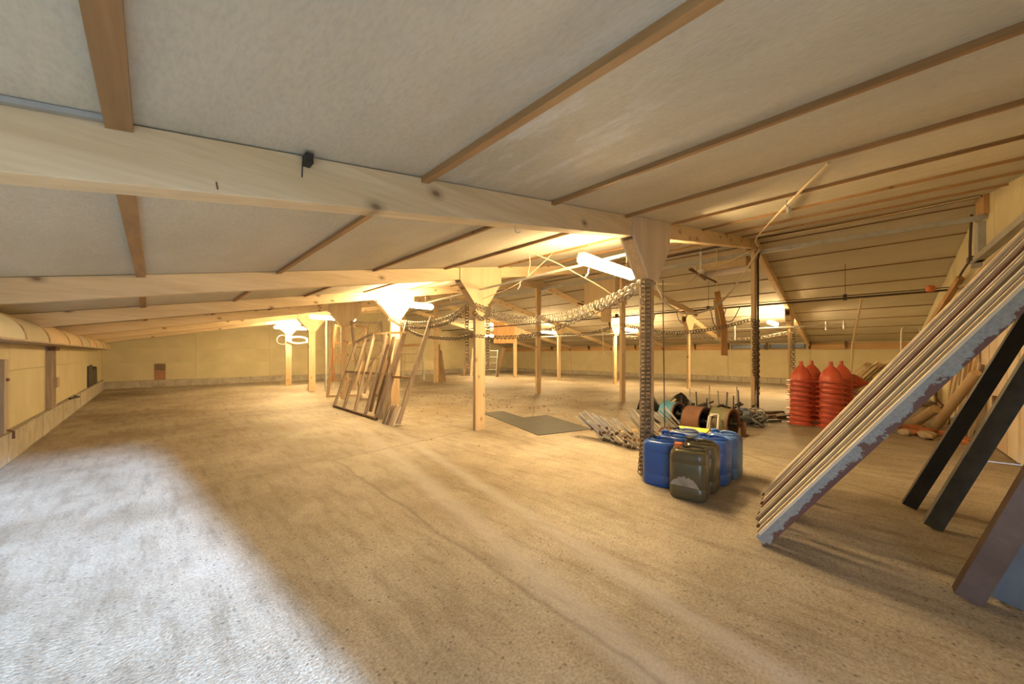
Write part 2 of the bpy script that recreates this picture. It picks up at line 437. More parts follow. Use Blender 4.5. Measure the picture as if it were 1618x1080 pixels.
# ================================================================== SETTING
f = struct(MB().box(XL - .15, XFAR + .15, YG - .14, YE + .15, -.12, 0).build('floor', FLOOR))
f = struct(MB().box(-14, 24, -14, YG - .14, -.14, -.015).build('ground_outside', GROUND)); 

# --- ceiling: roof deck with boards and battens
ceil = struct(MB().prism([(XL - .2, zc(XL - .2) + .03), (XR, ZR + .03), (XFAR + .2, zc(XFAR + .2) + .03),
                          (XFAR + .2, zc(XFAR + .2) + .12), (XR, ZR + .12), (XL - .2, zc(XL - .2) + .12)], YG - .14, YE + .14).build('ceiling', ROOF))
BX = [-.065, .92, 1.92, 2.965, 4.0, 5.04, 6.08, 7.12, 8.10]
BXR = [2 * XR - x for x in BX]
strips = [(XL - .1, BX[0])] + list(zip(BX[:-1], BX[1:])) + [(BX[-1], XR)]
strips += [(2 * XR - b_, 2 * XR - a) for a, b_ in strips]
bays = [(YG - .02, FY[0])] + list(zip(FY[:-1], FY[1:])) + [(FY[-1], YE + .02)]
for a, b_ in strips:
    for y0, y1 in bays:
        g = .004; x0, x1 = a + g, b_ - g
        dz = random.uniform(0, .004)
        MB().quadbox([(x0, y0, zc(x0) + dz), (x1, y0, zc(x1) + dz), (x1, y1, zc(x1) + dz), (x0, y1, zc(x0) + dz),
                      (x0, y0, zc(x0) + .022), (x1, y0, zc(x1) + .022), (x1, y1, zc(x1) + .022), (x0, y1, zc(x0) + .022)]).build('ceiling_board', CEIL, ceil)
for x in BX + BXR:
    for k, (y0, y1) in enumerate(bays):
        wd = .027 if x < .5 else (.020 if x < 3.5 else (.014 if x < XR else .010))
        j = random.uniform(-.008, .008)
        yy0 = y0 + (.05 if k else .02); yy1 = y1 - .05
        t = .026 if x < XR else .014
        o = MB().quadbox([(x - wd + j, yy0, zc(x - wd) - t), (x + wd + j, yy0, zc(x + wd) - t), (x + wd - j, yy1, zc(x + wd) - t), (x - wd - j, yy1, zc(x - wd) - t),
                          (x - wd + j, yy0, zc(x - wd) + .003), (x + wd + j, yy0, zc(x + wd) + .003), (x + wd - j, yy1, zc(x + wd) + .003), (x - wd - j, yy1, zc(x - wd) + .003)])
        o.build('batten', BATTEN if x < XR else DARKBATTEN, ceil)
# metal edge strip above the first beam
MB().bar((XL, FY[0] - .065, zc(XL) - .008), (-.09, FY[0] - .065, zc(-.09) - .008), .02, .014).build('edge_strip', GALV, ceil)

# --- left long wall
wl = struct(MB().box(XL - .14, XL - .02, YG - .14, YE + .14, 0, zc(XL) + .02).build('wall_left', CREAM))
ys = [YG] + FY + [YE]
for y0, y1 in zip(ys[:-1], ys[1:]):
    MB().box(XL - .025, XL, y0 + .004, y1 - .004, .325, 1.0).build('wall_board', CREAM, wl)
    MB().box(XL - .025, XL, y0 + .004, y1 - .004, 1.008, zc(XL) + .01).build('wall_board', CREAM, wl)
y = YG
while y < YE - .2:
    L = .44; MB().box(XL - .02, -1.10 + random.uniform(-.004, .004), y + .004, min(y + L - .004, YE), 0, .32 + random.uniform(-.004, .004)).build('kerb_block', KERB, wl, bevel=.006)
    y += L
# --- end wall
we = struct(MB().prism([(XL - .14, 0), (XFAR + .14, 0), (XFAR + .14, zc(XFAR) + .02), (XR, ZR + .05), (XL - .14, zc(XL) + .02)], YE + .02, YE + .14).build('wall_end', CREAM))
xs = [XL + i * (XFAR - XL) / 8 for i in range(9)]
for a, b_ in zip(xs[:-1], xs[1:]):
    for z0, z1 in ((.26, .86), (.868, 1.40)):
        MB().box(a + .004, b_ - .004, YE, YE + .025, z0, z1).build('wall_board', CREAM, we)
    poly = [(a + .004, 1.408), (b_ - .004, 1.408), (b_ - .004, zc(b_) + .01)] + ([(XR, ZR + .01)] if a < XR < b_ else []) + [(a + .004, zc(a) + .01)]
    MB().prism(poly, YE, YE + .025).build('wall_board', CREAM, we)
x = XL
while x < XFAR - .1:
    MB().box(x + .004, min(x + .446, XFAR), YE - .05 + random.uniform(-.005, .005), YE + .02, 0, .25 + random.uniform(-.005, .005)).build('kerb_block', KERB, we, bevel=.006); x += .45
# --- far long wall
wf = struct(MB().box(XFAR + .02, XFAR + .14, YG - .14, YE + .14, 0, zc(XFAR) + .02).build('wall_far', CREAM))
for y0, y1 in zip(ys[:-1], ys[1:]):
    MB().box(XFAR, XFAR + .025, y0 + .004, y1 - .004, .23, .80).build('wall_board', CREAM, wf)
    MB().box(XFAR, XFAR + .025, y0 + .004, y1 - .004, .808, 1.36).build('wall_board', CREAM, wf)
    MB().box(XFAR - .03, XFAR, y1 - .05, y1 + .05, .22, 1.36).build('cover_strip', CREAM, wf)
y = YG
while y < YE - .2:
    MB().box(XFAR - .06 + random.uniform(-.008, .008), XFAR + .02, y + .004, min(y + .446, YE), 0, .22 + random.uniform(-.012, .006)).build('kerb_block', KERB, wf, bevel=.008); y += .45
# eave rail with short brackets and two small windows
er = tag(thing('eave_rail', 'orange timber rail under the eave along the far wall', 'rail', (XFAR, YG, 1.36)), 'orange timber rail under the eave along the far wall', 'rail')
segs = [(YG, 1.55), (4.22, FY[2]), (FY[2], FY[3]), (FY[3], FY[4]), (FY[4], FY[5]), (FY[5], YE)]
for a, b_ in segs:
    MB().box(XFAR - .05, XFAR, a + .01, b_ - .01, 1.365, 1.60).build('rail_board', PINEY, er)
for yy in [-1.1, .5, 1.52, 2.86, 4.25, 5.6, 7.1, 8.5, 9.9, 11.3, 12.65, 14]:
    MB().prism([(XFAR - .20, 1.58), (XFAR - .02, 1.36), (XFAR - .02, 1.62), (XFAR - .2, 1.66)], yy - .03, yy + .03).build('bracket', DARKWOOD, er)
for n_, (a, b_) in enumerate(((2.92, 4.16), (1.64, 2.79))):
    wdw = struct(MB().box(XFAR - .01, XFAR + .02, a, b_, 1.37, 1.60).build('window_%d' % (n_ + 1), DARKSTEEL))
    MB().box(XFAR - .02, XFAR - .012, a + .04, b_ - .04, 1.43, 1.57).build('pane', GLASS, wdw)
    MB().box(XFAR - .05, XFAR - .01, a, b_, 1.575, 1.61).build('window_frame', GALV, wdw)
    MB().box(XFAR - .06, XFAR - .01, a, b_, 1.365, 1.40).build('sill', PINEY, wdw)

# --- gable wall with open doorway behind the camera
wg = struct(MB().prism([(.80, 0), (6.58, 0), (6.58, .10), (6.64, .10), (6.64, 0), (10.80, 0), (10.80, .10), (10.86, .10), (10.86, 0), (XFAR + .14, 0), (XFAR + .14, zc(XFAR) + .02), (XR, ZR + .05), (.80, zc(.80) + .02)], YG - .14, YG - .02).build('wall_gable', CREAM))
MB().box(XL - .14, -1.10, YG - .14, YG, 0, 1.70).build('door_jamb', CREAM, wg)
MB().prism([(-1.10, 1.62), (.80, 1.62), (.80, zc(.8) + .02), (-1.10, zc(-1.1) + .02)], YG - .14, YG).build('door_lintel', CREAM, wg)
gx = [.80, 2.0, 3.2, 4.4, 5.6, 6.61, 7.75, 8.8, 9.7, 10.83, 12.2, 13.5, 14.9, 16.3, XFAR]
for a, b_ in zip(gx[:-1], gx[1:]):
    z0 = .0 if b_ < 4.5 else .12
    if a > 4.3 and b_ < 8.9: z0 = 2.45
    poly = [(a + .005, z0), (b_ - .005, z0), (b_ - .005, zc(b_) + .01)] + ([(XR, ZR + .01)] if a < XR < b_ else []) + [(a + .005, zc(a) + .01)]
    MB().prism(poly, YG - .02, YG).build('wall_board', CREAM, wg)
dr = struct(MB().box(4.42, 8.78, YG - .03, YG - .022, .13, 2.46).build('door_1', DARKWOOD))
px = [4.42, 4.85, 5.28, 5.71, 6.14, 6.575]; px2 = [6.645, 7.07, 7.5, 7.93, 8.36, 8.78]
for P_ in (px, px2):
    for a, b_ in zip(P_[:-1], P_[1:]):
        MB().box(a + .004, b_ - .004, YG - .02, YG + .012 + random.uniform(0, .006), .012, 2.45).build('door_board', CREAM2, dr)
for zz in (.55, 1.75):
    MB().box(7.45, 7.52, YG + .02, YG + .055, zz - .12, zz + .12).build('hasp', RUST, dr)

# ================================================================== ROOF BEAMS AND POSTS
ordn = ['nearest', 'second', 'third', 'fourth', 'fifth', 'farthest']
for k, yf in enumerate(FY):
    lab = ['nearest pale pine roof beam, crossing the whole upper left', 'second roof beam from the camera, knotty pale pine',
           'third roof beam from the camera, behind the second', 'fourth roof beam from the camera, partly hidden by the third',
           'fifth roof beam from the camera, above the far left posts', 'farthest roof beam, closest to the end wall'][k]
    t = thing('roof_beam', lab, 'beam', (XR, yf, ZR - .2), group='roof beams across the barn')
    D_ = .178
    for sgn in (-1, 1):
        x0 = XL if sgn < 0 else XFAR
        o = MB().quadbox([(x0, yf - .05, zc(x0) - D_), (XR, yf - .05, ZR - D_), (XR, yf + .05, ZR - D_), (x0, yf + .05, zc(x0) - D_),
                          (x0, yf - .05, zc(x0) - .002), (XR, yf - .05, ZR - .002), (XR, yf + .05, ZR - .002), (x0, yf + .05, zc(x0) - .002)])
        if sgn > 0: o.f = [tuple(reversed(q)) for q in o.f]
        o.build('rafter', PINE, t, bevel=.004)
    for s in (-1, 1):
        yy = yf + s * .058
        MB().prism([(XR - .55, zc(XR - .55) - .005), (XR - .55, zc(XR - .55) - .16), (XR - .12, ZR - .24), (XR + .12, ZR - .24), (XR + .55, zc(XR + .55) - .16), (XR + .55, zc(XR + .55) - .005), (XR, ZR - .006)], yy - .007, yy + .007).build('ridge_plate', PLY, t)

def post(x, yf, lab, row, gus, group):
    t = thing('timber_post', lab, 'post', (x, yf, 0), group=group)
    wx, wy = .098, .032
    top = zc(x) - (.02 if gus else .24)
    MB().box(x - wx, x + wx, yf - wy, yf + wy, 0, top - (.165 if gus else 0)).build('post', PINEZ, t, bevel=.004)
    if gus:
        zb = 1.93
        for s in (-1, 1):
            yy = yf + s * .060
            zt = lambda q: zc(q) - .004
            MB().prism([(x - .42, zt(x - .42)), (x - .42, zc(x) - .26), (x - .105, zb), (x + .105, zb), (x + .42, zc(x) - .20), (x + .42, zt(x + .42))], yy - .009, yy + .009).build('gusset', PLYPALE if (row == 'A' and yf < 2) else PLY, t)
        for s in (-1, 1):   # edge timbers between the two plywood faces
            MB().bar((x + s * .09, yf, zb + .01), (x + s * .385, yf, zc(x) - (.27 if s < 0 else .22)), .098, .04, up=(s, 0, .3)).build('gusset_edge', PINEZ, t)
    return t
labsA = ['left-row post nearest the camera, plywood gusset on top, long chain hanging beside it', 'left-row post in clear view with pale gusset, chains looped round it',
         'left-row post behind the leaning ladder, lamp at its gusset', 'left-row post directly behind the leaning gate frame',
         'left-row post next to the wire gate, second from the end wall', 'left-row post closest to the end wall, cable coils on it']
labsB = ['ridge-row post nearest the camera, beside the scrap metal heap', 'ridge-row post just left of the big chain, second from the camera', 'ridge-row post beyond the grey floor sheet, third from the camera',
         'ridge-row post mostly hidden behind the clear left-row post', 'ridge-row post with loose boards leaning on it', 'ridge-row post closest to the end wall']
labsC = ['far-row post beside the red funnel stacks', 'far-row post between the second and first ridge posts', 'far-row post just left of the second ridge post, lamp behind it',
         'far-row post right of the third ridge post', 'far-row post left of the third ridge post, thin in the distance', 'far-row post closest to the end wall']
for k, yf in enumerate(FY):
    post(3.49 if k == 0 else XA, yf, labsA[k], 'A', True, 'left row of timber posts')
    post(XB, yf, labsB[k], 'B', False, 'ridge row of timber posts')
    post(XC, yf, labsC[k], 'C', True, 'far row of timber posts')

# ================================================================== LEFT WALL FITTINGS
hd = thing('air_inlet_hood', 'curved plywood air inlet hood along the top of the left wall', 'hood', (XL, 4.0, 1.34))
Rr = .30
y = 3.2; i = 0
seq = [0, 1, 0, 2, 2, 0, 2, 2, 0, 2, 0, 2, 2]
while y < 16.35:
    L = [1.35, 1.30, 1.15, 1.5, 1.45, 1.2, 1.15, 1.7, 1.2, 1.2][i % 10]; y1 = min(y + L, 16.42)
    o = MB(); n = 8
    prof = [(XL + Rr * math.sin(a) , 1.34 + .285 * math.cos(a)) for a in [R(90) * j / n for j in range(n + 1)]] # top at wall -> lip
    prof = [(XL, 1.34)] + prof
    o.prism([(p[0], p[1]) for p in prof], y + .008, y1 - .008); o.f = [tuple(reversed(q)) for q in o.f]; o.sm = True
    o.build('hood_panel', HOODS[seq[i % len(seq)]], hd)
    ring = MB()
    ring.tube([(p[0] + .004, y1, p[1]) for p in prof[1:]], .009, 5).build('hood_rib', PINEZ, hd)
    y = y1; i += 1
MB().box(XL + .005, XL + Rr + .012, 3.2, 16.42, 1.322, 1.338).build('hood_base', OLDWOOD, hd)

up = thing('wall_upright', 'plain grey board upright on the left wall nearest the camera', 'upright', (XL, 6.72, .32), group='wall uprights')
MB().box(XL, XL + .045, 6.64, 6.80, .325, 1.14).build('upright_board', OLDWOOD, up, bevel=.004)
MB().box(XL, XL + .02, 6.56, 6.60, .325, 1.33).build('joint_cover', GALV, up)
MB().tube([(XL + .045, 6.72, .36), (XL + .09, 6.72, .34), (XL + .09, 6.72, .26)], .012, 6).build('bolt', RUST, up)
MB().box(XL + .04, XL + .06, 6.69, 6.75, .9, .93).build('staple', RUST, up)
up = thing('wall_upright', 'grey steel channel upright with a small box on the left wall', 'upright', (XL, 9.3, .32), group='wall uprights')
for yy in (9.14, 9.42):
    MB().box(XL, XL + .07, yy - .02, yy + .02, .325, 1.32).build('flange', OLDWOOD, up)
MB().box(XL, XL + .025, 9.16, 9.40, .325, 1.32).build('web', WEATHER, up)
MB().box(XL + .02, XL + .11, 9.17, 9.42, .66, .82).build('switch_box', OLDWOOD, up, bevel=.01)
MB().box(XL + .02, XL + .10, 9.10, 9.48, 1.25, 1.30).build('top_cleat', RUST, up)
o = MB().prism([(0, 0), (2.1, 0), (2.1, .48), (1.85, .50), (1.6, .40), (1.35, .52), (1.1, .40), (.85, .58), (.5, .56), (0, .55)], -.012, .012)
o.xf(Matrix.Translation((XL + .014, 14.3, .325)) @ Matrix.Rotation(R(90), 4, 'Z'))
tag(o.build('dark_sheet_scrap', TARP), 'dark broken-edged panel low on the left wall by the corner', 'panel')
o = MB().box(.09, .38, YE - .012, YE - .002, .26, .84)
t = thing('patch_board', 'small reddish brown patch board low on the end wall', 'board', (.23, YE, .26))
MB().box(.09, .38, YE - .012, YE - .001, .60, .84).build('upper_sheet', DARKWOOD, t)
MB().box(.09, .38, YE - .014, YE - .001, .26, .60).build('lower_sheet', FOIL, t)
t = tag(MB().tube([(-1.10, 10.9, .335), (-1.06, 11.1, .34), (-1.02, 11.25, .335), (-1.08, 11.4, .345)], .02, 6).build('rag', TARP), 'scrap of black strap lying on the left kerb', 'strap')

# ================================================================== LAMPS
def lamp(x, yv, z, lab, grp, small=False, L=1.22):
    t = thing('batten_lamp', lab, 'lamp', (x, yv, z), group=grp)
    h = L / 2
    def stad(hw, z0, z1, hl):
        return [(-hl, -hw), (hl, -hw), (hl + hw * .6, -hw * .5), (hl + hw * .6, hw * .5), (hl, hw), (-hl, hw), (-hl - hw * .6, hw * .5), (-hl - hw * .6, -hw * .5)]
    MB().plate(stad(.034, 0, 0, h - .03), .036, .062).build('housing', WHITESTEEL, t, world=False)
    o = MB(); n = 12
    pr = [(.060 * math.cos(R(145) + R(250) * j / n), .056 * math.sin(R(145) + R(250) * j / n)) for j in range(n + 1)]
    for sx_, sc_ in ((-h, .35), (-h + .05, 1), (h - .05, 1), (h, .35)):
        for a, b_ in pr: o.v.append((sx_, a * sc_, b_ * sc_))
    m = n + 1
    for i in range(3):
        for j in range(n): o.f.append((i * m + j, i * m + j + 1, (i + 1) * m + j + 1, (i + 1) * m + j))
        o.f.append((i * m + n, i * m, (i + 1) * m, (i + 1) * m + n))
    o.f.append(tuple(range(m))[::-1]); o.f.append(tuple(3 * m + j for j in range(m)))
    o.build('diffuser', LITC if small else LIT, t, world=False)
    zt = zc(x) - z
    for s in (-1, 1):
        MB().tube([(s * h * .7, 0, .04), (s * h * .7, 0, zc(x + s * h * .7) - z)], .004, 5).build('wire', CABLEW, t, world=False)
    return t
G1 = 'strip lamps along the left row'; G2 = 'strip lamps along the far row'
lamp(3.75, 2.12, 2.20, 'glowing strip lamp nearest the camera, hung beside the nearest gusset', G1)
lamp(3.65, 6.60, 2.20, 'glowing strip lamp over the leaning ladder', G1)
lamp(3.60, 10.60, 2.20, 'glowing strip lamp left of the tall frames, before the second last left post', G1)
lamp(3.72, 15.10, 2.16, 'glowing strip lamp at the far left post by the end wall', G1)
lamp(13.3, 2.00, 2.13, 'small distant lamp above the red funnels', G2, True)
lamp(13.1, 6.50, 2.13, 'small distant lamp behind the nearest big chain, by the second ridge post', G2, True)
lamp(12.5, 10.00, 2.15, 'small distant lamp behind the third ridge post', G2, True)
lamp(12.4, 14.00, 2.13, 'tiny distant lamp just right of the clear left-row post', G2, True)

# ================================================================== RAILS, PIPES, CABLES
t = thing('conduit_rail', 'white pipe rail running between the left-row posts above the chains', 'pipe', (3.58, 1.65, 2.23))
MB().tube([(3.48, 1.63, 2.24), (3.6, 3.7, 2.215), (3.6, 6.6, 2.12), (3.6, 7.0, 2.11)], .016, 7).build('pipe', WHITESTEEL, t)
for yy in (2.3, 3.4, 5.0, 6.2): MB().tube([(3.6, yy, 2.20), (3.6, yy + .01, 2.14), (3.6, yy + .05, 2.10)], .008, 5).build('pipe_clip', WHITESTEEL, t)
t = thing('ridge_bar', 'long grey flat steel bar running under the ridge', 'bar', (8.25, -1.15, 3.1))
MB().bar((8.16, -1.14, 3.10), (8.40, FY[0] + .1, 3.20), .03, .075).build('bar', GALV, t)
MB().bar((8.40, FY[0] + .1, 3.20), (8.45, 15.0, 3.16), .03, .075).build('bar', GALV, t)
MB().lathe([(.045, 0), (.045, .05)], 12).xf(Matrix.Translation((8.14, -1.15, 3.10)) @ Matrix.Rotation(R(-90), 4, 'Y')).build('end_bolt', GALV, t)
t = thing('door_track', 'grey steel channel track of the sliding door on the gable wall', 'track', (8.3, YG, 2.5))
MB().box(2.0, 8.42, YG + .0, YG + .09, 2.52, 2.60).build('track', GALV, t)
MB().box(8.20, 8.46, YG + .0, YG + .07, 2.52, 3.06).build('track_upright', GALV, t)
MB().box(8.42, 8.50, YG + .0, YG + .10, 2.46, 2.56).build('stop', GALV, t)
tag(MB().box(8.02, 8.54, YG + .001, YG + .05, 3.12, 3.41).build('ridge_block', WARMWOOD, bevel=.005), 'orange timber block at the gable peak', 'block')
t = thing('water_pipe', 'thin black water pipe running the length of the barn beyond the ridge', 'pipe', (10.2, -1.1, 2.35))
MB().tube([(10.2, -1.17, 2.36), (10.2, 2, 2.36), (10.2, 8, 2.34), (10.2, 15, 2.34)], .020, 7).build('pipe', CABLE, t)
MB().tube([(10.23, -1.17, 2.41), (10.23, 2, 2.42), (10.23, 8, 2.40)], .010, 6).build('cable', CABLE, t)
for yy in (.3, 2.9, 5.5, 8.2): MB().box(10.15, 10.25, yy - .03, yy + .03, 2.32, 2.44).build('pipe_clip', CABLE, t)
for yy in (.3, 2.9, 5.5, 8.2): MB().tube([(10.2, yy, 2.44), (10.2, yy, zc(10.2))], .004, 4).build('hanger', CABLE, t)
tag(MB().lathe([(.02, -.07), (.06, -.06), (.065, .03), (.03, .05)], 12).xf(Matrix.Translation((10.2, -.86, 2.42))).build('junction_box', CAPORANGE), 'orange junction box on the black water pipe', 'junction box')
t = thing('ridge_cable', 'dark cable bundle clipped under the ridge to the gable', 'cable', (8.05, -1.1, 3.3))
MB().tube(smoothline([(8.02, -1.12, 3.36), (8.02, 0, 3.34), (8.05, 1.45, 3.36), (8.05, 3.2, 3.34)]), .016, 6).build('cable', CABLE, t)
MB().tube(smoothline([(7.97, -1.12, 3.35), (7.97, .2, 3.325), (7.99, 1.45, 3.34)]), .010, 6).build('cable', ROPE, t)
t = thing('gable_cable', 'cable running down the gable wall from the peak to the water pipe', 'cable', (8.9, -1.15, 2.3))
MB().tube(smoothline([(8.62, -1.13, 3.28), (8.66, -1.12, 2.85), (8.72, -1.12, 2.62), (9.2, -1.11, 2.52), (9.9, -1.12, 2.42), (10.2, -1.1, 2.38)]), .016, 6).build('cable', CABLE, t)
MB().box(8.62, 8.78, -1.17, -1.10, 2.57, 2.66).build('clip', CABLE, t)
tag(MB().tube(smoothline([(5.8, -1.13, 2.42), (7.4, -1.12, 2.36), (8.7, -1.13, 2.27), (9.5, -1.13, 2.32), (10.2, -1.13, 2.34)]), .03, 7).build('wall_conduit', OLDWOOD), 'brown conduit along the gable wall above the leaning planks', 'pipe')
tag(MB().tube([(XB + .11, FY[0] - .05, .1), (XB + .11, FY[0] - .05, 2.6), (XB + .09, FY[0] - .05, 3.05), (XB - .02, FY[0] - .09, 3.14)], .018, 7).build('post_cable', CABLE), 'black cable fixed down the nearest ridge post', 'cable')

# ropes and cords
def rope(name, pts, r, mat, lab, cat='rope', k=7):
    o = MB(); o.tube(smoothline(pts, k), r, 6)
    return tag(o.build(name, mat), lab, cat)
rope('rope', [(3.13, .17, 2.455), (5.2, .78, 2.80), (7.0, 1.28, 3.08), (XB - .14, FY[0] - .1, 3.25)], .011, ROPE, 'straw-coloured rope stretched from the ceiling up to the nearest ridge post')
rope('rope', [(XB - .12, FY[0] - .1, 3.25), (8.2, 2.0, 3.05), (8.1, 2.45, 2.90), (7.2, 2.3, 2.62), (5.6, 1.9, 2.25), (3.60, 1.50, 1.90)], .011, ROPE, 'rope from the ridge post sagging to the nearest left-row post')
rope('hose', [(XB - .14, FY[0] - .12, 3.20), (7.9, 1.75, 2.55), (7.2, 1.9, 2.08), (6.0, 1.95, 1.83), (4.6, 1.75, 1.80), (3.62, 1.52, 1.92)], .016, CABLEW, 'pale hose hanging in a long loop between two near posts', 'hose')
rope('rope', [(3.80, 3.27, zc(3.8)), (4.2, 3.0, 2.40), (5.6, 3.0, 2.10), (XB - .1, FY[1] - .1, 1.80)], .007, ROPE, 'rope running down from the ceiling behind the nearest lamp')
rope('rope', [(3.62, 6.2, 2.55), (3.6, 5.2, 2.34), (3.58, FY[1] + .1, 2.12)], .006, ROPE, 'rope slanting down to the left side of the clear post gusset')
rope('rope', [(3.62, FY[1] - .1, 2.05), (3.72, 3.6, 2.20), (3.9, 3.25, 2.48), (3.95, 3.1, zc(3.95))], .005, ROPE, 'thin rope rising from the right side of the clear post')
rope('string', [(3.56, 3.2, zc(3.56)), (3.57, 3.19, 2.4), (3.56, 3.21, 2.3), (3.6, 3.22, 2.24)], .005, ROPE, 'short cord dropping from the ceiling to the white pipe rail', 'cord')
rope('rope', [(10.2, .05, 2.34), (10.6, .12, 1.9), (11.0, .2, 1.4), (11.15, .22, .9), (11.2, .3, .02)], .020, ROPE, 'straw rope hanging from the water pipe behind the funnels')
rope('string', [(3.66, FY[0] - .09, 1.95), (3.66, FY[0] - .10, 1.2), (3.66, FY[0] - .11, .45)], .0055, CABLE, 'thin dark cord hanging down the front of the nearest left-row post', 'cord')
rope('string', [(3.44, FY[0] - .065, .42), (3.52, FY[0] - .08, .37), (3.62, FY[0] - .09, .38), (3.70, FY[0] - .09, .46)], .006, CABLE, 'dark looped cable right of the nearest left-row post', 'cord')
rope('string', [(8.2, 4.85, 1.9), (8.2, 4.8, 1.5), (8.22, 4.82, 1.3), (8.2, 4.76, 1.18)], .012, ROPE, 'tangled cord ends hanging near the second ridge post', 'cord')
rope('string', [(3.33, 9.95, 2.0), (3.34, 9.93, 1.6), (3.36, 9.97, 1.3), (3.33, 9.93, .95), (3.36, 9.98, .6), (3.38, 10.05, .48), (3.42, 10.0, .62), (3.36, 9.94, 1.0), (3.38, 9.98, 1.35)], .012, ORANGECORD, 'orange cord hanging on the fourth left-row post', 'cord')
# cable coil on the end left post
t = thing('cable_coil', 'grey cable coil hung at the far left post', 'cable', (3.85, 15.3, 1.55), group='cable coils at the far left post')
for rr_ in (.34, .30, .26): MB().tube([(3.95 + rr_ * 1.1 * math.cos(a), 15.38 + .02 * math.sin(3 * a), 1.72 + rr_ * .42 * math.sin(a)) for a in [2 * math.pi * j / 20 for j in range(20)]], .018, 5, True).build('loop', GALV, t)
t = thing('cable_coil', 'white cable loop left of the far left post', 'cable', (3.3, 15.3, 1.5), group='cable coils at the far left post')
MB().tube([(3.42 + .16 * math.cos(a), 15.385, 1.72 + .17 * math.sin(a)) for a in [2 * math.pi * j / 16 for j in range(16)]], .010, 5, True).build('loop', GALV, t)
# hooks under the ceiling
t = thing('lamp_holder', 'bare bulb holder hanging from a ceiling batten at right', 'lamp', (4.2, .52, zc(4.2)))
MB().tube([(4.2, .52, zc(4.2) - .02), (4.2, .53, zc(4.2) - .06), (4.21, .51, zc(4.2) - .09)], .005, 5).build('hook', GALV, t)
MB().lathe([(.008, -.15), (.018, -.14), (.018, -.11), (.01, -.085)], 10).xf(Matrix.Translation((4.21, .51, zc(4.2)))).build('holder', GALV, t)
t = thing('ceiling_bracket', 'small black bracket at the top edge of the nearest roof beam', 'bracket', (.42, FY[0] - .06, zc(.42)))
MB().box(.40, .425, FY[0] - .10, FY[0] - .05, zc(.42) - .045, zc(.42) - .01).build('plate', BLACK, t)
MB().tube([(.40, FY[0] - .056, zc(.42) - .03), (.398, FY[0] - .056, zc(.42) - .09)], .002, 4).build('nail', BLACK, t)
t = thing('beam_hook', 'pale hook under the nearest roof beam', 'hook', (1.75, FY[0], zc(1.75) - .18))
MB().tube(smoothline([(1.6, FY[0], zc(1.6) - .178), (1.6, FY[0], zc(1.6) - .20), (1.62, FY[0], zc(1.6) - .215), (1.645, FY[0], zc(1.6) - .20)]), .004, 5).build('hook', WHITESTEEL, t)
for x_, l_ in ((.22, .05), (1.15, .0)):
    pass
tag(MB().tube([(.15, FY[0] - .05, zc(.15) - .14), (.153, FY[0] - .056, zc(.15) - .165)], .002, 4).build('bent_nail', RUST), 'bent nail in the face of the nearest roof beam', 'nail')

# ================================================================== CHAINS
LINK_P = .040
def link_mb():
    o = MB(); w_, l_ = .024, .029
    pts = [(-w_, -.006, 0), (-w_ * .95, .016, 0), (-w_ * .45, l_, 0), (w_ * .45, l_, 0), (w_ * .95, .016, 0), (w_, -.006, 0), (w_ * .6, -.020, .004), (0, -.026, .006), (-w_ * .6, -.020, .004)]
    o.tube(pts, .0055, 4, True); return o
LINKV = link_mb()
def frames(path, pitch):
    P = [Vector(p) for p in path]; out = []; acc = 0; want = 0
    for a, b_ in zip(P[:-1], P[1:]):
        L = (b_ - a).length
        while want <= acc + L:
            out.append((a.lerp(b_, (want - acc) / max(L, 1e-6)), (b_ - a).normalized())); want += pitch
        acc += L
    return out
def chain(path, lab, mat=CHAINM, side=(1, 0, 0), scale=1.0, single=False, pitch=LINK_P, grp='feeder chains hung on the posts'):
    fr = frames(path, pitch * scale)
    root = thing('feeder_chain', lab, 'chain', tuple(path[0]), group=grp)
    big = MB()
    src = None
    for i, (p, t) in enumerate(fr):
        s = Vector(side); s = (s - t * s.dot(t)).normalized(); n = s.cross(t)
        tilt = .42 if i % 2 else -.42
        s2 = s * math.cos(tilt) + n * math.sin(tilt); n2 = s2.cross(t)
        M = Matrix((s2, t, n2)).transposed().to_4x4(); M.translation = p
        M = M @ Matrix.Scale(scale, 4)
        if single:
            L = Matrix.Translation(-Vector(path[0])) @ M
            if src is None:
                me = link_mb().mesh('link', mat); src = bpy.data.objects.new('link', me); COL.objects.link(src); src.parent = root; o = src
            else: o = link_copy(src, root)
            o.matrix_local = L
        else:
            st = len(big.v)
            big.v += [tuple(M @ Vector(v)) for v in LINKV.v]; big.f += [tuple(st + j for j in q) for q in LINKV.f]
    if not single:
        big.sm = True; stuff(big.build('links', mat, root))
    return root
zA0 = 1.90
y0 = FY[0]; y1 = FY[1]; y2 = FY[2]
chain([(3.352, y0 - .025, 1.90), (3.35, y0 - .025, 1.0), (3.352, y0 - .02, .30)] + [(3.345, y0 - .01, .16), (3.34, y0, .03)], 'long dark chain hanging to the floor at the nearest left-row post', CHAINM, (.45, -.9, 0), 1.0, True)
chain([(3.39, y0 - .058, 1.86), (3.39, y0 - .058, 1.0), (3.392, y0 - .058, .42)], 'shorter chain hanging in front of the nearest left-row post', CHAINM, (.45, -.9, 0), 1.0, True)
chain([(3.42, y0 - .09, 1.88), (3.36, y0 + .0, 1.90)] + smoothline([(3.38, 1.66, 1.87), (3.45, 2.1, 1.76), (3.50, 2.73, 1.67), (3.52, 3.5, 1.72), (3.50, y1 - .08, 1.96)]), 'upper chain strand sagging between the two nearest left-row posts', CHAINP, (0, 0, 1), 1.0)
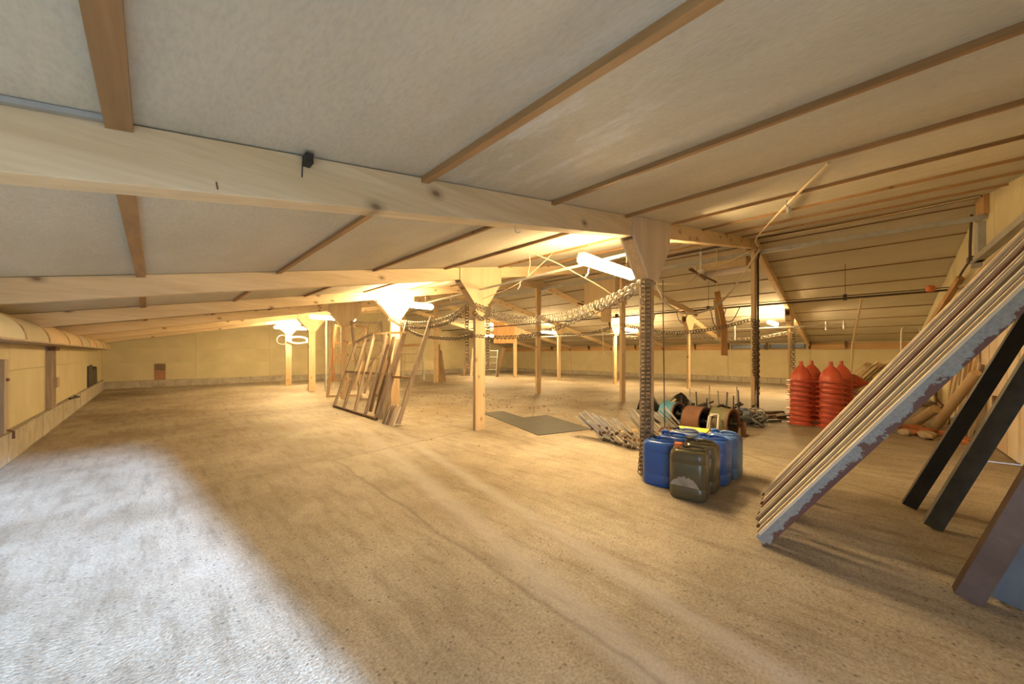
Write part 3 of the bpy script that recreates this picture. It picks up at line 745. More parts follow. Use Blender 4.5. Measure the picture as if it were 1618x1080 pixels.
chain(smoothline([(3.37, 1.64, 1.83), (3.42, 2.1, 1.70), (3.46, 2.73, 1.61), (3.48, 3.5, 1.66), (3.47, y1 - .08, 1.92)]), 'second pale chain strand just below the upper strand', CHAINP, (0, 0, 1), 1.0)
chain(smoothline([(3.37, 1.66, 1.79), (3.40, 2.27, 1.60), (3.44, 2.93, 1.45), (3.46, 3.6, 1.43), (3.46, y1 - .05, 1.48)]), 'lowest chain strand sagging between the two nearest left-row posts', CHAINM, (0, 0, 1), 1.0)
chain(smoothline([(3.46, y1 - .05, 1.48), (3.48, y1 + .3, 1.45), (3.5, 5.2, 1.47), (3.5, 6.0, 1.57), (3.5, y2 - .1, 1.92)]), 'lowest chain strand between the clear post and the ladder', CHAINM, (0, 0, 1), 1.1)
chain(smoothline([(3.47, y1 + .08, 1.97), (3.5, 4.9, 1.82), (3.5, 5.6, 1.76), (3.5, 6.4, 1.82), (3.5, y2 - .08, 1.96)]), 'upper chain strand running from the clear post to the ladder', CHAINP, (0, 0, 1), 1.1)
chain(smoothline([(3.46, y1 + .08, 1.90), (3.46, 4.9, 1.72), (3.46, 5.6, 1.67), (3.46, 6.4, 1.74), (3.46, y2 - .08, 1.92)]), 'second chain strand running from the clear post to the ladder', CHAINM, (0, 0, 1), 1.1)
chain([(3.48, y1 + .10, 1.96), (3.48, y1 + .11, 1.5), (3.49, y1 + .10, 1.02)], 'chain hanging on the left side of the clear post', CHAINM, (.7, -.7, 0), 1.15)
chain([(3.76, y1 - .07, 1.96), (3.765, y1 - .07, 1.5), (3.77, y1 - .06, .98)], 'chain hanging on the right side of the clear post', CHAINM, (.7, -.7, 0), 1.15)
chain([(3.50, y1 - .07, 1.82), (3.62, y1 - .075, 1.74), (3.76, y1 - .07, 1.80)], 'short chain strand across the front of the clear post', CHAINM, (0, 0, 1), 1.3)
chain([(8.26, y0 - .07, 1.84), (8.26, y0 - .075, 1.2), (8.27, y0 - .07, .42)], 'dark chain hanging on the nearest ridge post', CHAINM, (.7, -.7, 0), 1.35)
chain([(8.21, y0 - .03, 1.84), (8.205, y0 - .03, 1.3), (8.20, y0 - .03, .80)], 'shorter dark chain left of the nearest ridge post', CHAINM, (.7, -.7, 0), 1.35)
chain(smoothline([(8.20, y0 + .05, 1.86), (8.2, 2.1, 1.74), (8.2, 2.78, 1.67), (8.2, 3.4, 1.71), (8.2, FY[1] - .06, 1.92)]), 'dark chain sagging between the two nearest ridge posts', CHAINM, (0, 0, 1), 1.4)
chain(smoothline([(8.2, FY[1] + .06, 1.92), (8.2, 5.0, 1.77), (8.2, 5.6, 1.72), (8.2, 6.3, 1.73), (8.2, FY[2] - .06, 1.80)]), 'dark chain sagging between the second and third ridge posts', CHAINM, (0, 0, 1), 1.4)
chain([(12.92, y0 - .09, 1.80), (12.92, y0 - .095, 1.2), (12.93, y0 - .09, .76)], 'dark chain hanging on the far-row post by the funnels', CHAINM, (.7, -.7, 0), 1.7)
chain(smoothline([(12.9, y0 + .08, 1.80), (12.9, 2.3, 1.68), (12.9, 3.0, 1.66), (12.9, 3.6, 1.70), (12.9, FY[1] - .08, 1.84)]), 'pale chain sagging between the two nearest far-row posts', CHAINP, (0, 0, 1), 1.7)
chain(smoothline([(12.9, FY[1] + .08, 1.84), (12.9, 5.2, 1.80), (12.9, 6.2, 1.82), (12.9, FY[2] - .08, 1.95)]), 'faint chain between the second and third far-row posts', CHAINM, (0, 0, 1), 1.7)
t = thing('feed_pipe', 'white feed pipe along the far row of posts', 'pipe', (12.85, -.1, 1.95))
MB().tube([(12.82, .35, 1.98), (12.82, 1.5, 1.96), (12.82, 6, 1.98), (12.82, 12, 2.0)], .022, 6).build('pipe', WHITESTEEL, t)
for yy in (.4, .75, 2.9): MB().tube([(12.82, yy, 2.06), (12.82, yy, 1.62 if yy > 2 else 1.85)], .02, 6).build('dropper', WHITESTEEL, t)

# ================================================================== RIDGE VENTS AND BAFFLES
def shaft(y0, y1, lab, zb):
    t = thing('vent_shaft', lab, 'vent', (8.9, (y0 + y1) / 2, zb), group='ridge vent shafts')
    x0, x1 = 8.62, 9.30
    MB().box(x0, x0 + .02, y0, y1, zb, zc(x0) - .005).build('shaft_board', PLY, t)
    MB().box(x1 - .02, x1, y0, y1, zb, zc(x1) - .005).build('shaft_board', TRAYLIN, t)
    MB().box(x0 + .02, x1 - .02, y0, y0 + .02, zb, zc(x1) - .005).build('shaft_board', PLY, t)
    MB().box(x0 + .02, x1 - .02, y1 - .02, y1, zb, zc(x1) - .005).build('shaft_board', TRAYLIN, t)
    MB().bar((x0 - .25, y1 + .04, zb + .06), (x1 + .1, y1 + .04, zb - .03), .04, .04).build('shaft_rail', DARKWOOD, t)
    return t
shaft(1.75, 2.70, 'plywood vent shaft with white lining beside the nearest ridge post', 3.02)
shaft(4.70, 5.65, 'plywood vent shaft between the second and third ridge posts', 2.55)
shaft(10.3, 11.3, 'distant plywood vent shaft behind the clear post', 2.6)
t = thing('hanging_flap', 'two narrow boards hanging by cords from the ridge vent', 'board', (8.45, 2.12, 1.2))
MB().bar((8.30, 2.20, 2.50), (8.42, 2.10, 1.80), .11, .025, up=(1, 1, 0)).build('flap_board', WARMWOOD, t)
MB().bar((8.42, 2.10, 1.82), (8.36, 2.08, 1.17), .13, .025, up=(1, 1, 0)).build('flap_board', WARMWOOD, t)
MB().bar((8.44, 2.26, 2.35), (8.44, 2.18, 1.55), .10, .02, up=(1, 1, 0)).build('flap_board', PLY, t)
MB().tube([(8.30, 2.20, 2.50), (8.30, 2.20, zc(8.3))], .006, 4).build('cord', ROPE, t)
t = thing('winch_bracket', 'pale pulley bracket hanging under the nearest roof beam', 'bracket', (8.05, 2.45, 2.9))
MB().tube([(8.1, 2.45, zc(8.1)), (8.1, 2.45, 2.98)], .022, 7).build('hanger', WHITESTEEL, t)
MB().lathe([(.03, -.05), (.06, -.04), (.065, .04), (.03, .06)], 10).xf(Matrix.Translation((8.1, 2.45, 2.92))).build('pulley', WHITESTEEL, t)
MB().bar((7.85, 2.60, 2.95), (8.5, 2.25, 2.72), .03, .03).build('arm', DARKWOOD, t)
t = thing('beam_brace', 'pale notched brace board beyond the nearest ridge post', 'board', (9.5, 3.4, 2.2))
MB().bar((8.7, 4.1, 2.95), (10.3, 3.2, 2.25), .03, .13).build('brace', PINE, t)
t = thing('baffle_board', 'reddish plywood baffle hung between far posts behind the clear post', 'board', (12.0, 12.5, 1.7))
MB().box(11.40, 12.12, 12.48, 12.50, 1.70, zc(12.1) - .01).build('baffle_sheet', WARMWOOD, t)
MB().box(12.125, 12.80, 12.48, 12.50, 1.72, zc(12.8) - .01).build('baffle_sheet', WARMWOOD, t)
t = thing('baffle_board', 'cream baffle sheet hung from the ceiling past the second roof beam', 'board', (9.6, 5.4, 2.2))
MB().box(9.45, 10.05, 5.60, 5.62, 2.18, zc(10.05) - .01).build('baffle_sheet', PLY, t)
# wires hanging off the water pipe
for i, (yy, dz, sp) in enumerate(((2.2, .34, .5), (2.5, .50, .35), (3.4, .30, .3), (4.3, .42, .25))):
    o = MB(); o.tube(smoothline([(10.2, yy, 2.34), (10.18, yy + sp * .25, 2.34 - dz * .8), (10.2, yy + sp * .5, 2.34 - dz), (10.2, yy + sp * .8, 2.34 - dz * .7), (10.2, yy + sp, 2.34)]), .010, 5)
    tag(o.build('wire_loop', CABLE), ['wide wire loop under the water pipe right of the hanging flap', 'deeper wire loop under the water pipe beside the hanging flap', 'short wire loop under the water pipe, third from the ridge post', 'wire loop under the water pipe nearest the big chain'][i], 'cable', 'wire loops under the water pipe')

# ================================================================== FLOOR SHEET AND DEBRIS
tag(MB().plate([(3.99, 3.41), (4.93, 3.08), (5.43, 4.42), (4.91, 4.56), (5.16, 5.36), (4.72, 5.52)], .002, .010).build('floor_sheet', RUBBER), 'dark grey L-shaped rubber sheet flat on the floor', 'mat')
db = MB()
def crumb(x, y, s):
    a = random.uniform(0, 6.28); st = len(db.v); h = s * .5
    for j in range(5):
        q = a + j * 1.257; r_ = s * random.uniform(.5, 1.1); db.v.append((x + r_ * math.cos(q), y + r_ * math.sin(q) * .7, .001))
    db.v.append((x, y, h))
    for j in range(5): db.f.append((st + j, st + (j + 1) % 5, st + 5))
for i in range(520):
    u = random.random(); x = random.gauss(6.4, 1.3); y = random.gauss(6.4, 1.7)
    if x < 3.9 and y < 5: continue
    if random.random() < .75 and 4 < x < 5.4 and 3 < y < 5.5: continue
    if x < 2.6 or y < 3.3: continue
    crumb(x, y, random.choice([.012, .016, .022, .035]))
for i in range(60): crumb(random.uniform(2.6, 6), random.uniform(2.8, 8), random.choice([.01, .018, .025]))
for i in range(50): crumb(random.uniform(.8, 5), random.uniform(-.4, 2.5), random.choice([.004, .006, .009]))
d = stuff(db.build('floor_crumbs', DARKWOOD)); tag(d, 'scattered dark crumbs and dry leaves on the concrete floor', 'debris')

# ================================================================== LADDER, GATE FRAME AND TIMBER AT THE THIRD LEFT POST
t = thing('wooden_ladder', 'leaning wooden ladder beside the third left-row post', 'ladder', (2.9, 5.9, 0))
A0, A1, B0, B1 = (2.90, 6.20, 0), (3.52, 6.33, 1.84), (2.93, 5.60, 0), (3.53, 5.50, 1.86)
MB().bar((A0[0], A0[1], .02), A1, .04, .075, up=(1, 0, -.3)).build('stile', OLDWOOD, t)
MB().bar((B0[0], B0[1], .02), B1, .04, .075, up=(1, 0, -.3)).build('stile', OLDWOOD, t)
for s in (.42, .735):
    a = Vector(A0).lerp(Vector(A1), s); b_ = Vector(B0).lerp(Vector(B1), s)
    MB().bar(a, b_, .04, .04).build('rung', PINEY, t)
t = thing('wooden_gate', 'wide wooden gate frame leaning behind the ladder', 'gate', (2.88, 7.4, 0))
bot = [(2.90, 8.49), (2.89, 7.90), (2.88, 7.30), (2.87, 6.78), (2.86, 6.30)]
top = [(3.28, 8.20, 1.45), (3.30, 7.75, 1.55), (3.31, 7.35, 1.62), (3.32, 6.75, 1.62), (3.33, 6.15, 1.60)]
for (x, y), tp in zip(bot, top): MB().bar((x, y, .03), tp, .04, .05, up=(1, 0, -.2)).build('bar', OLDWOOD, t)
MB().bar((2.90, 8.52, .025), (2.86, 6.25, .025), .045, .045).build('bottom_rail', DARKWOOD, t)
MB().bar((3.28, 8.24, 1.46), (3.31, 7.50, 1.63), .04, .045).build('top_rail', OLDWOOD, t)
MB().bar((3.31, 7.50, 1.63), (3.335, 6.05, 1.60), .04, .045).build('top_rail', PINEZ, t)
MB().bar((3.10, 8.34, .80), (3.13, 6.15, .82), .035, .045).build('mid_rail', OLDWOOD, t)
for y_, z0, z1 in ((7.6, .45, 1.05), (7.05, .42, 1.05), (6.5, .45, 1.1)):
    f0 = .03 + z0 / 1.6 * .42; f1 = .03 + z1 / 1.6 * .42
    MB().bar((2.82 + f0, y_ - .02, z0), (2.82 + f1, y_ - .1, z1), .03, .045, up=(1, 0, -.2)).build('batten', PINEZ, t)
G = 'short pale slats in the bundle at the ladder foot'
for i in range(6):
    y_ = 5.88 - i * .055; x_ = 2.80 + (i % 2) * .045
    o = MB(); o.bar((x_, y_, .0), (x_ + .12, y_ - .02, .34 - .015 * (i % 3)), .025, .04, up=(1, 0, 0))
    tag(o.build('wood_lath', PLYPALE if i % 2 else OLDWOOD), 'short pale slat in the bundle standing at the ladder foot', 'slat', G)
for i, (x, y, tx, ty, z, m, lab) in enumerate([(3.13, 6.88, 3.50, 6.86, 1.55, DARKWOOD, 'brown plank leaning on the left of the third left-row post'),
        (3.25, 6.72, 3.52, 6.74, 1.50, OLDWOOD, 'grey plank leaning close to the third left-row post'),
        (3.20, 7.30, 3.56, 7.28, 1.40, DARKWOOD, 'dark plank behind the gate frame at the third left-row post')]):
    tag(MB().bar((x, y, .0), (tx, ty, z), .11, .028, up=(1, 0, 0)).build('plank', m), lab, 'plank', 'planks at the third left-row post')
def hframe(base, lean, wdt, hgt, lab, ax, bars=2, mat=OLDWOOD, diag=False):
    t = thing('timber_hurdle', lab, 'frame', base, group='tall timber frames behind the lamp')
    b_ = Vector(base); a = Vector((ax[0], ax[1], 0)).normalized(); l = Vector((lean[0], lean[1], hgt))
    c = [b_ - a * wdt / 2, b_ + a * wdt / 2]
    for p in c: MB().bar(p + Vector((0, 0, .01)), p + l, .045, .07, up=(lean[0] or .01, lean[1], 0)).build('stile', mat, t)
    for s in [.02] + [(i + 1) / (bars + 1) for i in range(bars)] + [.98]:
        MB().bar(c[0] + l * s, c[1] + l * s, .035, .05).build('rail', mat, t)
    if diag: MB().bar(c[0] + l * .5 + Vector((.03, .03, 0)), c[1] + l + Vector((.03, .03, 0)), .03, .045).build('brace', mat, t)
    return t
hframe((4.05, 8.9, 0), (-.12, .3, 0), .75, 2.05, 'tall timber frame behind the third left-row post', (.75, -.65), 2, OLDWOOD, True)
hframe((3.75, 10.3, 0), (.15, -.25, 0), .8, 2.0, 'tall timber frame just right of the fourth left-row post', (.8, -.55), 3, PINEZ, True)
hframe((4.6, 9.6, 0), (-.2, .1, 0), .7, 1.6, 'lower timber frame behind the leaning gate frame', (.7, -.7), 2, OLDWOOD, True)
def wiregate(p, q, h, lab, nr=5, lean=(0, 0)):
    t = thing('wire_gate', lab, 'gate', tuple((Vector(p) + Vector(q)) / 2), group='wire gates')
    p = Vector(p); q = Vector(q); l = Vector((lean[0], lean[1], h))
    for a, b_ in ((p, p + l), (q, q + l)): MB().bar(a + Vector((0, 0, .005)), b_, .05, .05).build('upright', GALV, t)
    for i in range(nr + 1):
        s = .03 + .95 * i / nr
        MB().tube([p + l * s, q + l * s], .014, 5).build('rail', GALV, t)
    for i in range(1, 6):
        s = i / 6; MB().tube([p.lerp(q, s) + l * .03, p.lerp(q, s) + l * .98], .006, 4).build('wire', GALV, t)
    return t
wiregate((3.92, 12.2, 0), (4.72, 12.95, 0), 2.35, 'tall wire gate right of the second last left-row post', 5)
wiregate((8.05, 15.0, 0), (8.75, 14.3, 0), 1.6, 'wire gate leaning near the ridge post with loose boards', 4, (.1, .25))
wiregate((12.5, 14.6, 0), (12.75, 13.8, 0), 1.4, 'wire gate leaning beyond the clear post', 4, (.25, .1))
for i, (x, y, tx, ty, z, m) in enumerate([(8.72, 13.05, 8.50, 12.82, 1.55, OLDWOOD), (8.80, 12.95, 8.54, 12.78, 1.60, WARMWOOD), (8.92, 12.88, 8.60, 12.74, 1.35, OLDWOOD)]):
    tag(MB().bar((x, y, 0), (tx, ty, z), .10, .03, up=(1, 1, 0)).build('plank', m), ['left plank leaning on the ridge post with loose boards', 'tallest plank leaning on the ridge post with loose boards', 'shortest plank leaning on the ridge post with loose boards'][i], 'plank', 'planks at the fifth ridge post')
for i, (x, y, tx, ty, z, m) in enumerate([(12.1, 15.7, 12.5, 15.9, 1.4, DARKWOOD), (12.3, 15.3, 12.7, 15.6, 1.5, OLDWOOD), (12.6, 13.55, 12.95, 13.4, 1.5, DARKWOOD)]):
    tag(MB().bar((x, y, 0), (tx, ty, z), .13, .03, up=(1, 1, 0)).build('plank', m), ['dark plank leaning far beyond the clear post, leftmost', 'grey plank leaning far beyond the clear post, middle', 'dark plank leaning far beyond the clear post, rightmost'][i], 'plank', 'planks far beyond the clear post')

# ================================================================== JERRY CANS
def rrect(hx, hy, r_, n=5):
    out = []
    for cx, cy, a0 in ((hx - r_, hy - r_, 0), (-hx + r_, hy - r_, 90), (-hx + r_, -hy + r_, 180), (hx - r_, -hy + r_, 270)):
        for j in range(n + 1):
            a = R(a0 + 90 * j / n); out.append((cx + r_ * math.cos(a), cy + r_ * math.sin(a)))
    return out
def can_body():
    o = MB(); hx, hy = .122, .142
    prof = [(0, .90), (.008, .955), (.022, .985), (.055, 1), (.098, 1), (.102, .982), (.108, .982), (.112, 1), (.20, 1.0), (.30, 1.0), (.304, .988), (.308, 1.0), (.345, .995), (.372, .965), (.392, .90), (.402, .80), (.404, .70)]
    base = rrect(hx, hy, .062); n = len(base)
    for z, s in prof:
        for x, y in base: o.v.append((x * s if s > .9 else math.copysign(max(abs(x) - hx * (1 - s), 0), x), y * s if s > .9 else math.copysign(max(abs(y) - hx * (1 - s), 0), y), z))
    for i in range(len(prof) - 1):
        for j in range(n): o.f.append((i * n + j, i * n + (j + 1) % n, (i + 1) * n + (j + 1) % n, (i + 1) * n + j))
    o.f.append(tuple(reversed(range(n)))); o.f.append(tuple((len(prof) - 1) * n + j for j in range(n)))
    o.sm = True; return o
CB = can_body()
def can(x, y, mat, capmat, lab, rz=0, salt=False, cap=True):
    t = thing('jerry_can', lab, 'jerry can', (x, y, 0), (0, 0, R(rz)), 'jerry cans beside the nearest left-row post')
    m = MB(); m.v = list(CB.v); m.f = list(CB.f); m.sm = True
    bd = m.build('body', mat, t, world=False)
    rg = MB(); rg.tube([(.082 * math.cos(a), -.018 + .098 * math.sin(a), .409) for a in [2 * math.pi * j / 20 for j in range(20)]], .010, 6, True); rg.build('top_ring', mat, bd, world=False)
    MB().tube(smoothline([(0, -.112, .406), (0, -.090, .424), (0, -.045, .429), (0, .005, .426), (0, .03, .408)]), [.014] * 25, 7).build('handle', mat, bd, world=False)
    if cap:
        c = MB().lathe([(.036, .398), (.036, .412), (.031, .415), (.034, .417), (.034, .436), (.029, .440)], 16, 0, .088)
        c.build('cap', capmat, t, world=False)
    if salt:
        o = MB(); pts = []
        for i in range(15):
            u = i / 14; z = .115 + .085 * (math.sin(u * 3.14) ** .6) * random.uniform(.75, 1.0); pts.append((-.108 + .216 * u, z))
        poly = [(-.108, .113)] + pts + [(.108, .113)]
        o.prism([(a, b_) for a, b_ in poly], -.003, .003); o.xf(Matrix.Translation((-.1225, .012, 0)) @ Matrix.Rotation(R(90), 4, 'Z'))
        o.build('chalky_stain', SALT, bd, world=False)
    return t
can(3.20, 1.055, OLIVE, CAPORANGE, 'front olive jerry can with an orange cap and chalky stain', 6, True)
can(3.47, 1.05, OLIVE, CAPBLACK, 'second olive jerry can, behind the front olive one', 2)
can(3.74, 1.03, CANBLUE, CANBLUE, 'blue jerry can behind the two olive cans', -3)
can(4.02, 1.00, CANPALE, CANBLUE, 'faded blue jerry can at the back of the right row', -4)
can(3.34, 1.352, CANBLUE, CAPBLACK, 'front left blue jerry can with a dark cap', 2)
can(3.61, 1.335, CANBLUE, CANBLUE, 'blue jerry can behind the front left blue one', -2)
can(3.88, 1.325, CANGREY, CAPBLACK, 'greyed blue jerry can at the back of the left row', 3)
t = thing('yellow_container', 'low yellow plastic container standing behind the blue cans', 'container', (4.13, 1.34, 0), (0, 0, R(8)))
MB().plate(rrect(.115, .15, .03), 0, .36).build('body', YELLOW, t, world=False, bevel=.01)
MB().plate(rrect(.122, .157, .03), .361, .385).build('lid', YELLOW, t, world=False, bevel=.006)

# ================================================================== METAL LEG PILES
def metal_leg(x, y, z, ang, tilt, L, lab, grp, blk=True):
    t = thing('metal_stake', lab, 'stake', (x, y, z), group=grp)
    d = Vector((math.cos(ang) * math.cos(tilt), math.sin(ang) * math.cos(tilt), math.sin(tilt)))
    s = Vector((-math.sin(ang), math.cos(ang), 0)) * .016
    p = Vector((x, y, z + .02))
    rod = MB().tube([p + s, p + s + d * L], .0095, 5).build('rod', ALU, t)
    MB().tube([p - s, p - s + d * (L - .015)], .0095, 5).build('rod', ALU, t)
    MB().bar(p + d * L * .38 - s * 1.9, p + d * L * .38 + s * 1.9, .035, .028).build('clip', RUST, rod)
    if blk: MB().bar(p - d * .05 + Vector((-.06, -.02, .0)), p - d * .05 + Vector((.07, .03, .0)), .045, .045).build('foot', DARKWOOD, t)
    return t
GL = 'metal legs piled left of the nearest left-row post'; GR = 'metal legs piled behind the jerry cans'
for i in range(24):
    u = i / 23
    metal_leg(4.46 - .20 * u + random.uniform(-.03, .03), 2.68 - .80 * u, .012 + (.06 if i % 3 == 0 else 0), R(118 + random.uniform(-7, 7)), R(43 + random.uniform(-6, 6)), random.uniform(.38, .48),
              'metal leg with two rods in the pile left of the nearest left-row post', GL, i % 2 == 0)
for i in range(20):
    u = i / 19
    metal_leg(4.55 + .72 * u + random.uniform(-.02, .02), 1.98 - .28 * u + random.uniform(-.03, .03), .012 + (.05 if i % 3 == 0 else 0), R(112 + random.uniform(-7, 7)), R(46 + random.uniform(-6, 6)), random.uniform(.44, .56),
              'metal leg with two rods in the pile behind the jerry cans', GR, i % 2 == 0)
for i, (x, y) in enumerate(((4.95, 2.62), (4.98, 2.54))):
    tag(MB().bar((x, y, .02 + .03 * i), (x + .16, y - .10, .02 + .03 * i), .07, .028).build('wood_offcut', PINEZ), ['lower pale wood offcut behind the big chain', 'upper pale wood offcut behind the big chain'][i], 'offcut', 'pale offcuts behind the big chain')

# ================================================================== DRUMS AND SCRAP HEAP
def drum(x, y, mat, lab, rz, rad=.19, L=.25):
    t = thing('steel_drum', lab, 'drum', (x, y, 0), (0, 0, R(rz)), 'steel drum wheels in the scrap heap')
    M = Matrix.Translation((0, 0, rad + .004)) @ Matrix.Rotation(R(90), 4, 'X')
    shell = MB().lathe([(rad - .012, -L / 2), (rad, -L / 2), (rad + .004, -L / 2 + .01), (rad + .004, -L / 2 + .02), (rad, -L / 2 + .025), (rad, L / 2 - .025), (rad + .004, L / 2 - .02), (rad + .004, L / 2 - .01), (rad, L / 2), (rad - .012, L / 2), (rad - .014, L / 2 - .02), (rad - .014, -L / 2 + .02), (rad - .012, -L / 2)], 30, cap0=False, cap1=False).xf(M).build('shell', mat, t, world=False)
    rm = MB(); rm.lathe([(rad - .03, L / 2 - .03), (rad + .002, L / 2 - .03), (rad + .006, L / 2 + .012), (rad - .026, L / 2 + .012), (rad - .03, L / 2 - .03)], 30, cap0=False, cap1=False).xf(M); rm.build('rim', RUST, shell, world=False)
    MB().lathe([(.03, -.01), (rad - .014, -.01), (rad - .014, .01), (.03, .01)], 24).xf(M).build('disc', BLACK, t, world=False)
    MB().lathe([(.035, -L / 2), (.035, L / 2 - .01), (.02, L / 2), (.02, L / 2 + .06)], 14).xf(M).build('hub', DARKSTEEL, t, world=False)
    for j in range(4):
        a = j * 1.571 + .4
        MB().bar((.03 * math.cos(a), .03 * math.sin(a), .04), ((rad - .016) * math.cos(a), (rad - .016) * math.sin(a), .04), .02, .02).xf(M).build('spoke', DARKSTEEL, t, world=False)
    return t
drum(6.28, 2.36, BLUEPAINT, 'blue painted drum wheel behind the metal legs', -14)
drum(5.76, 1.80, RUST, 'rust-brown drum wheel in the middle of the scrap heap', -12, .205)
drum(5.84, 1.47, RUSTGREEN, 'green and rust drum wheel at the right of the scrap heap', -8, .205)
t = thing('bracket_stand', 'small white steel frame standing between two drum wheels', 'frame', (5.52, 1.50, 0))
for a, b_ in (((5.50, 1.60, 0), (5.55, 1.57, .32)), ((5.50, 1.46, 0), (5.55, 1.45, .36)), ((5.66, 1.61, 0), (5.63, 1.57, .34))):
    MB().tube([a, b_], .013, 6).build('leg', WHITESTEEL, t)
MB().tube([(5.50, 1.60, .10), (5.50, 1.46, .10)], .010, 5).build('crossbar', WHITESTEEL, t)
MB().tube([(5.55, 1.57, .32), (5.55, 1.45, .36), (5.63, 1.57, .34)], .010, 5).build('top_rod', WHITESTEEL, t)
def motor(x, y, rz, lab):
    t = thing('gear_motor', lab, 'motor', (x, y, 0), (0, 0, R(rz)), 'gear motors in the scrap heap')
    MB().box(-.10, .10, -.08, .08, 0, .03).build('base', DARKSTEEL, t, world=False)
    MB().lathe([(.05, -.12), (.075, -.11), (.075, .10), (.05, .12)], 14).xf(Matrix.Translation((0, 0, .115)) @ Matrix.Rotation(R(90), 4, 'Y')).build('housing', DARKSTEEL, t, world=False)
    MB().box(-.04, .05, -.05, .05, .18, .235).build('terminal_box', BLUESTEEL, t, world=False, bevel=.006)
    MB().tube([(.12, 0, .115), (.22, 0, .115)], .016, 7).build('shaft', GALV, t, world=False)
for i, (x, y, rz) in enumerate(((6.75, 2.15, 20), (6.45, 1.75, 70), (6.75, 1.55, -15), (7.15, 1.85, 40), (7.05, 1.42, 10), (7.45, 1.55, -40))):
    motor(x, y, rz, ['grey gear motor right of the blue drum', 'grey gear motor behind the rust drum', 'grey gear motor behind the green drum', 'grey gear motor at the back of the scrap heap', 'grey gear motor right of the green drum', 'grey gear motor near the nearest ridge post'][i])
k = 0
GS = 'upright rods standing in the scrap heap'
for x, y, h in ((6.05, 2.02, .43), (6.55, 2.55, .44), (6.95, 2.45, .42), (7.0, 2.28, .56), (7.1, 2.2, .50), (7.3, 2.05, .62), (6.3, 1.55, .60), (7.35, 1.9, .52), (7.5, 1.72, .44), (7.55, 1.66, .60), (7.7, 1.66, .52), (7.75, 1.44, .54), (7.4, 2.15, .36), (6.9, 1.98, .44)):
    t = thing('rod_stand', 'upright steel rod on a small foot standing in the scrap heap', 'rod', (x, y, 0), group=GS)
    dx, dy = random.uniform(-.03, .03), random.uniform(-.03, .03)
    MB().tube([(x, y, .01), (x + dx, y + dy, h)], .011, 6).build('rod', GALV if k % 2 else DARKSTEEL, t)
    MB().box(x - .07, x + .07, y - .05, y + .05, 0, .022).build('foot', DARKSTEEL, t)
    MB().bar((x - .08, y + .02, h * .45), (x + .09, y - .03, h * .5), .02, .03).build('arm', DARKSTEEL, t); k += 1
for i, (x, y, r_) in enumerate(((7.2, 1.28, .14), (7.0, 1.25, .10), (7.5, 1.36, .12))):
    t = thing('wire_coil', ['largest wire coil at the right edge of the scrap heap', 'small wire coil right of the green drum', 'wire coil closest to the nearest ridge post'][i], 'wire', (x, y, 0), group='wire coils in the scrap heap')
    for j in range(6):
        ph = random.uniform(0, 6.28); rr_ = r_ * random.uniform(.75, 1.1); z0 = .02 + .035 * j
        MB().tube([(x + rr_ * math.cos(a), y + rr_ * .9 * math.sin(a), max(.012, z0 + .06 * math.sin(a + ph))) for a in [2 * math.pi * q / 14 for q in range(14)]], .007, 4, True).build('loop', GALV if j % 2 else DARKSTEEL, t)
for i, (p, q, m) in enumerate([((8.45, 1.45, .04), (8.75, 1.15, .05), DARKWOOD), ((8.15, 1.22, .03), (8.55, 1.12, .03), DARKWOOD), ((8.0, 1.18, .035), (8.42, 1.02, .035), DARKWOOD), ((7.85, 1.35, .03), (8.1, 1.2, .05), DARKWOOD)]):
    tag(MB().bar(p, q, .08, .06).build('timber_offcut', m), ['short dark offcut behind the nearest ridge post foot', 'dark offcut right of the nearest ridge post, rear one', 'dark offcut right of the nearest ridge post, front one', 'dark offcut left of the nearest ridge post foot'][i], 'offcut', 'dark offcuts at the nearest ridge post')
# loose dark scrap filling the heap
rs = random.Random(5)
GSC = 'loose scrap bars lying in the heap'
for i in range(56):
    u = rs.random(); v_ = rs.random()
    cx = 6.15 + 1.55 * u; cy = 2.50 - .95 * u + (v_ - .5) * .75
    a_ = rs.uniform(0, 3.14); L = rs.uniform(.18, .42); z = rs.choice([.026, .026, .06, .10, .15])
    dx, dy = math.cos(a_) * L / 2, math.sin(a_) * L / 2
    m = rs.choice([DARKSTEEL, DARKSTEEL, BLACK, RUST, BLUESTEEL, DARKWOOD])
    o = MB(); o.bar((cx - dx, cy - dy, z), (cx + dx, cy + dy, max(.02, z + rs.uniform(-.06, .10))), rs.uniform(.03, .07), rs.uniform(.025, .05))
    tag(o.build('scrap_bar', m), {DARKSTEEL: 'dark grey', BLACK: 'black', RUST: 'rusty', BLUESTEEL: 'blue-grey', DARKWOOD: 'brown wooden'}[m] + ' short bar lying loose in the scrap heap', 'scrap', GSC)
# black plastic sheet and slat behind the drums
o = MB(); nx, ny = 12, 6
for j in range(ny + 1):
    for i in range(nx + 1):
        x = 7.00 + 1.5 * i / nx * .75; y = 2.95 - .80 * i / nx + .5 * j / ny
        z = .02 + .46 * math.sin(3.14 * j / ny) * (.55 + .45 * math.cos(i * .9)) * (1 - .3 * i / nx)
        o.v.append((x + .25 * j / ny, y, z))
for j in range(ny):
    for i in range(nx): o.f.append((j * (nx + 1) + i, j * (nx + 1) + i + 1, (j + 1) * (nx + 1) + i + 1, (j + 1) * (nx + 1) + i))
o.sm = True
sh = tag(o.build('plastic_sheet', TARP), 'crumpled black plastic sheet behind the drum wheels', 'sheet')
md = sh.modifiers.new('thickness', 'SOLIDIFY'); md.thickness = .006
tag(MB().bar((6.45, 2.78, .04), (6.85, 2.50, .36), .05, .015).build('wood_lath', PINEZ), 'pale slat slanting up in front of the black plastic sheet', 'slat')
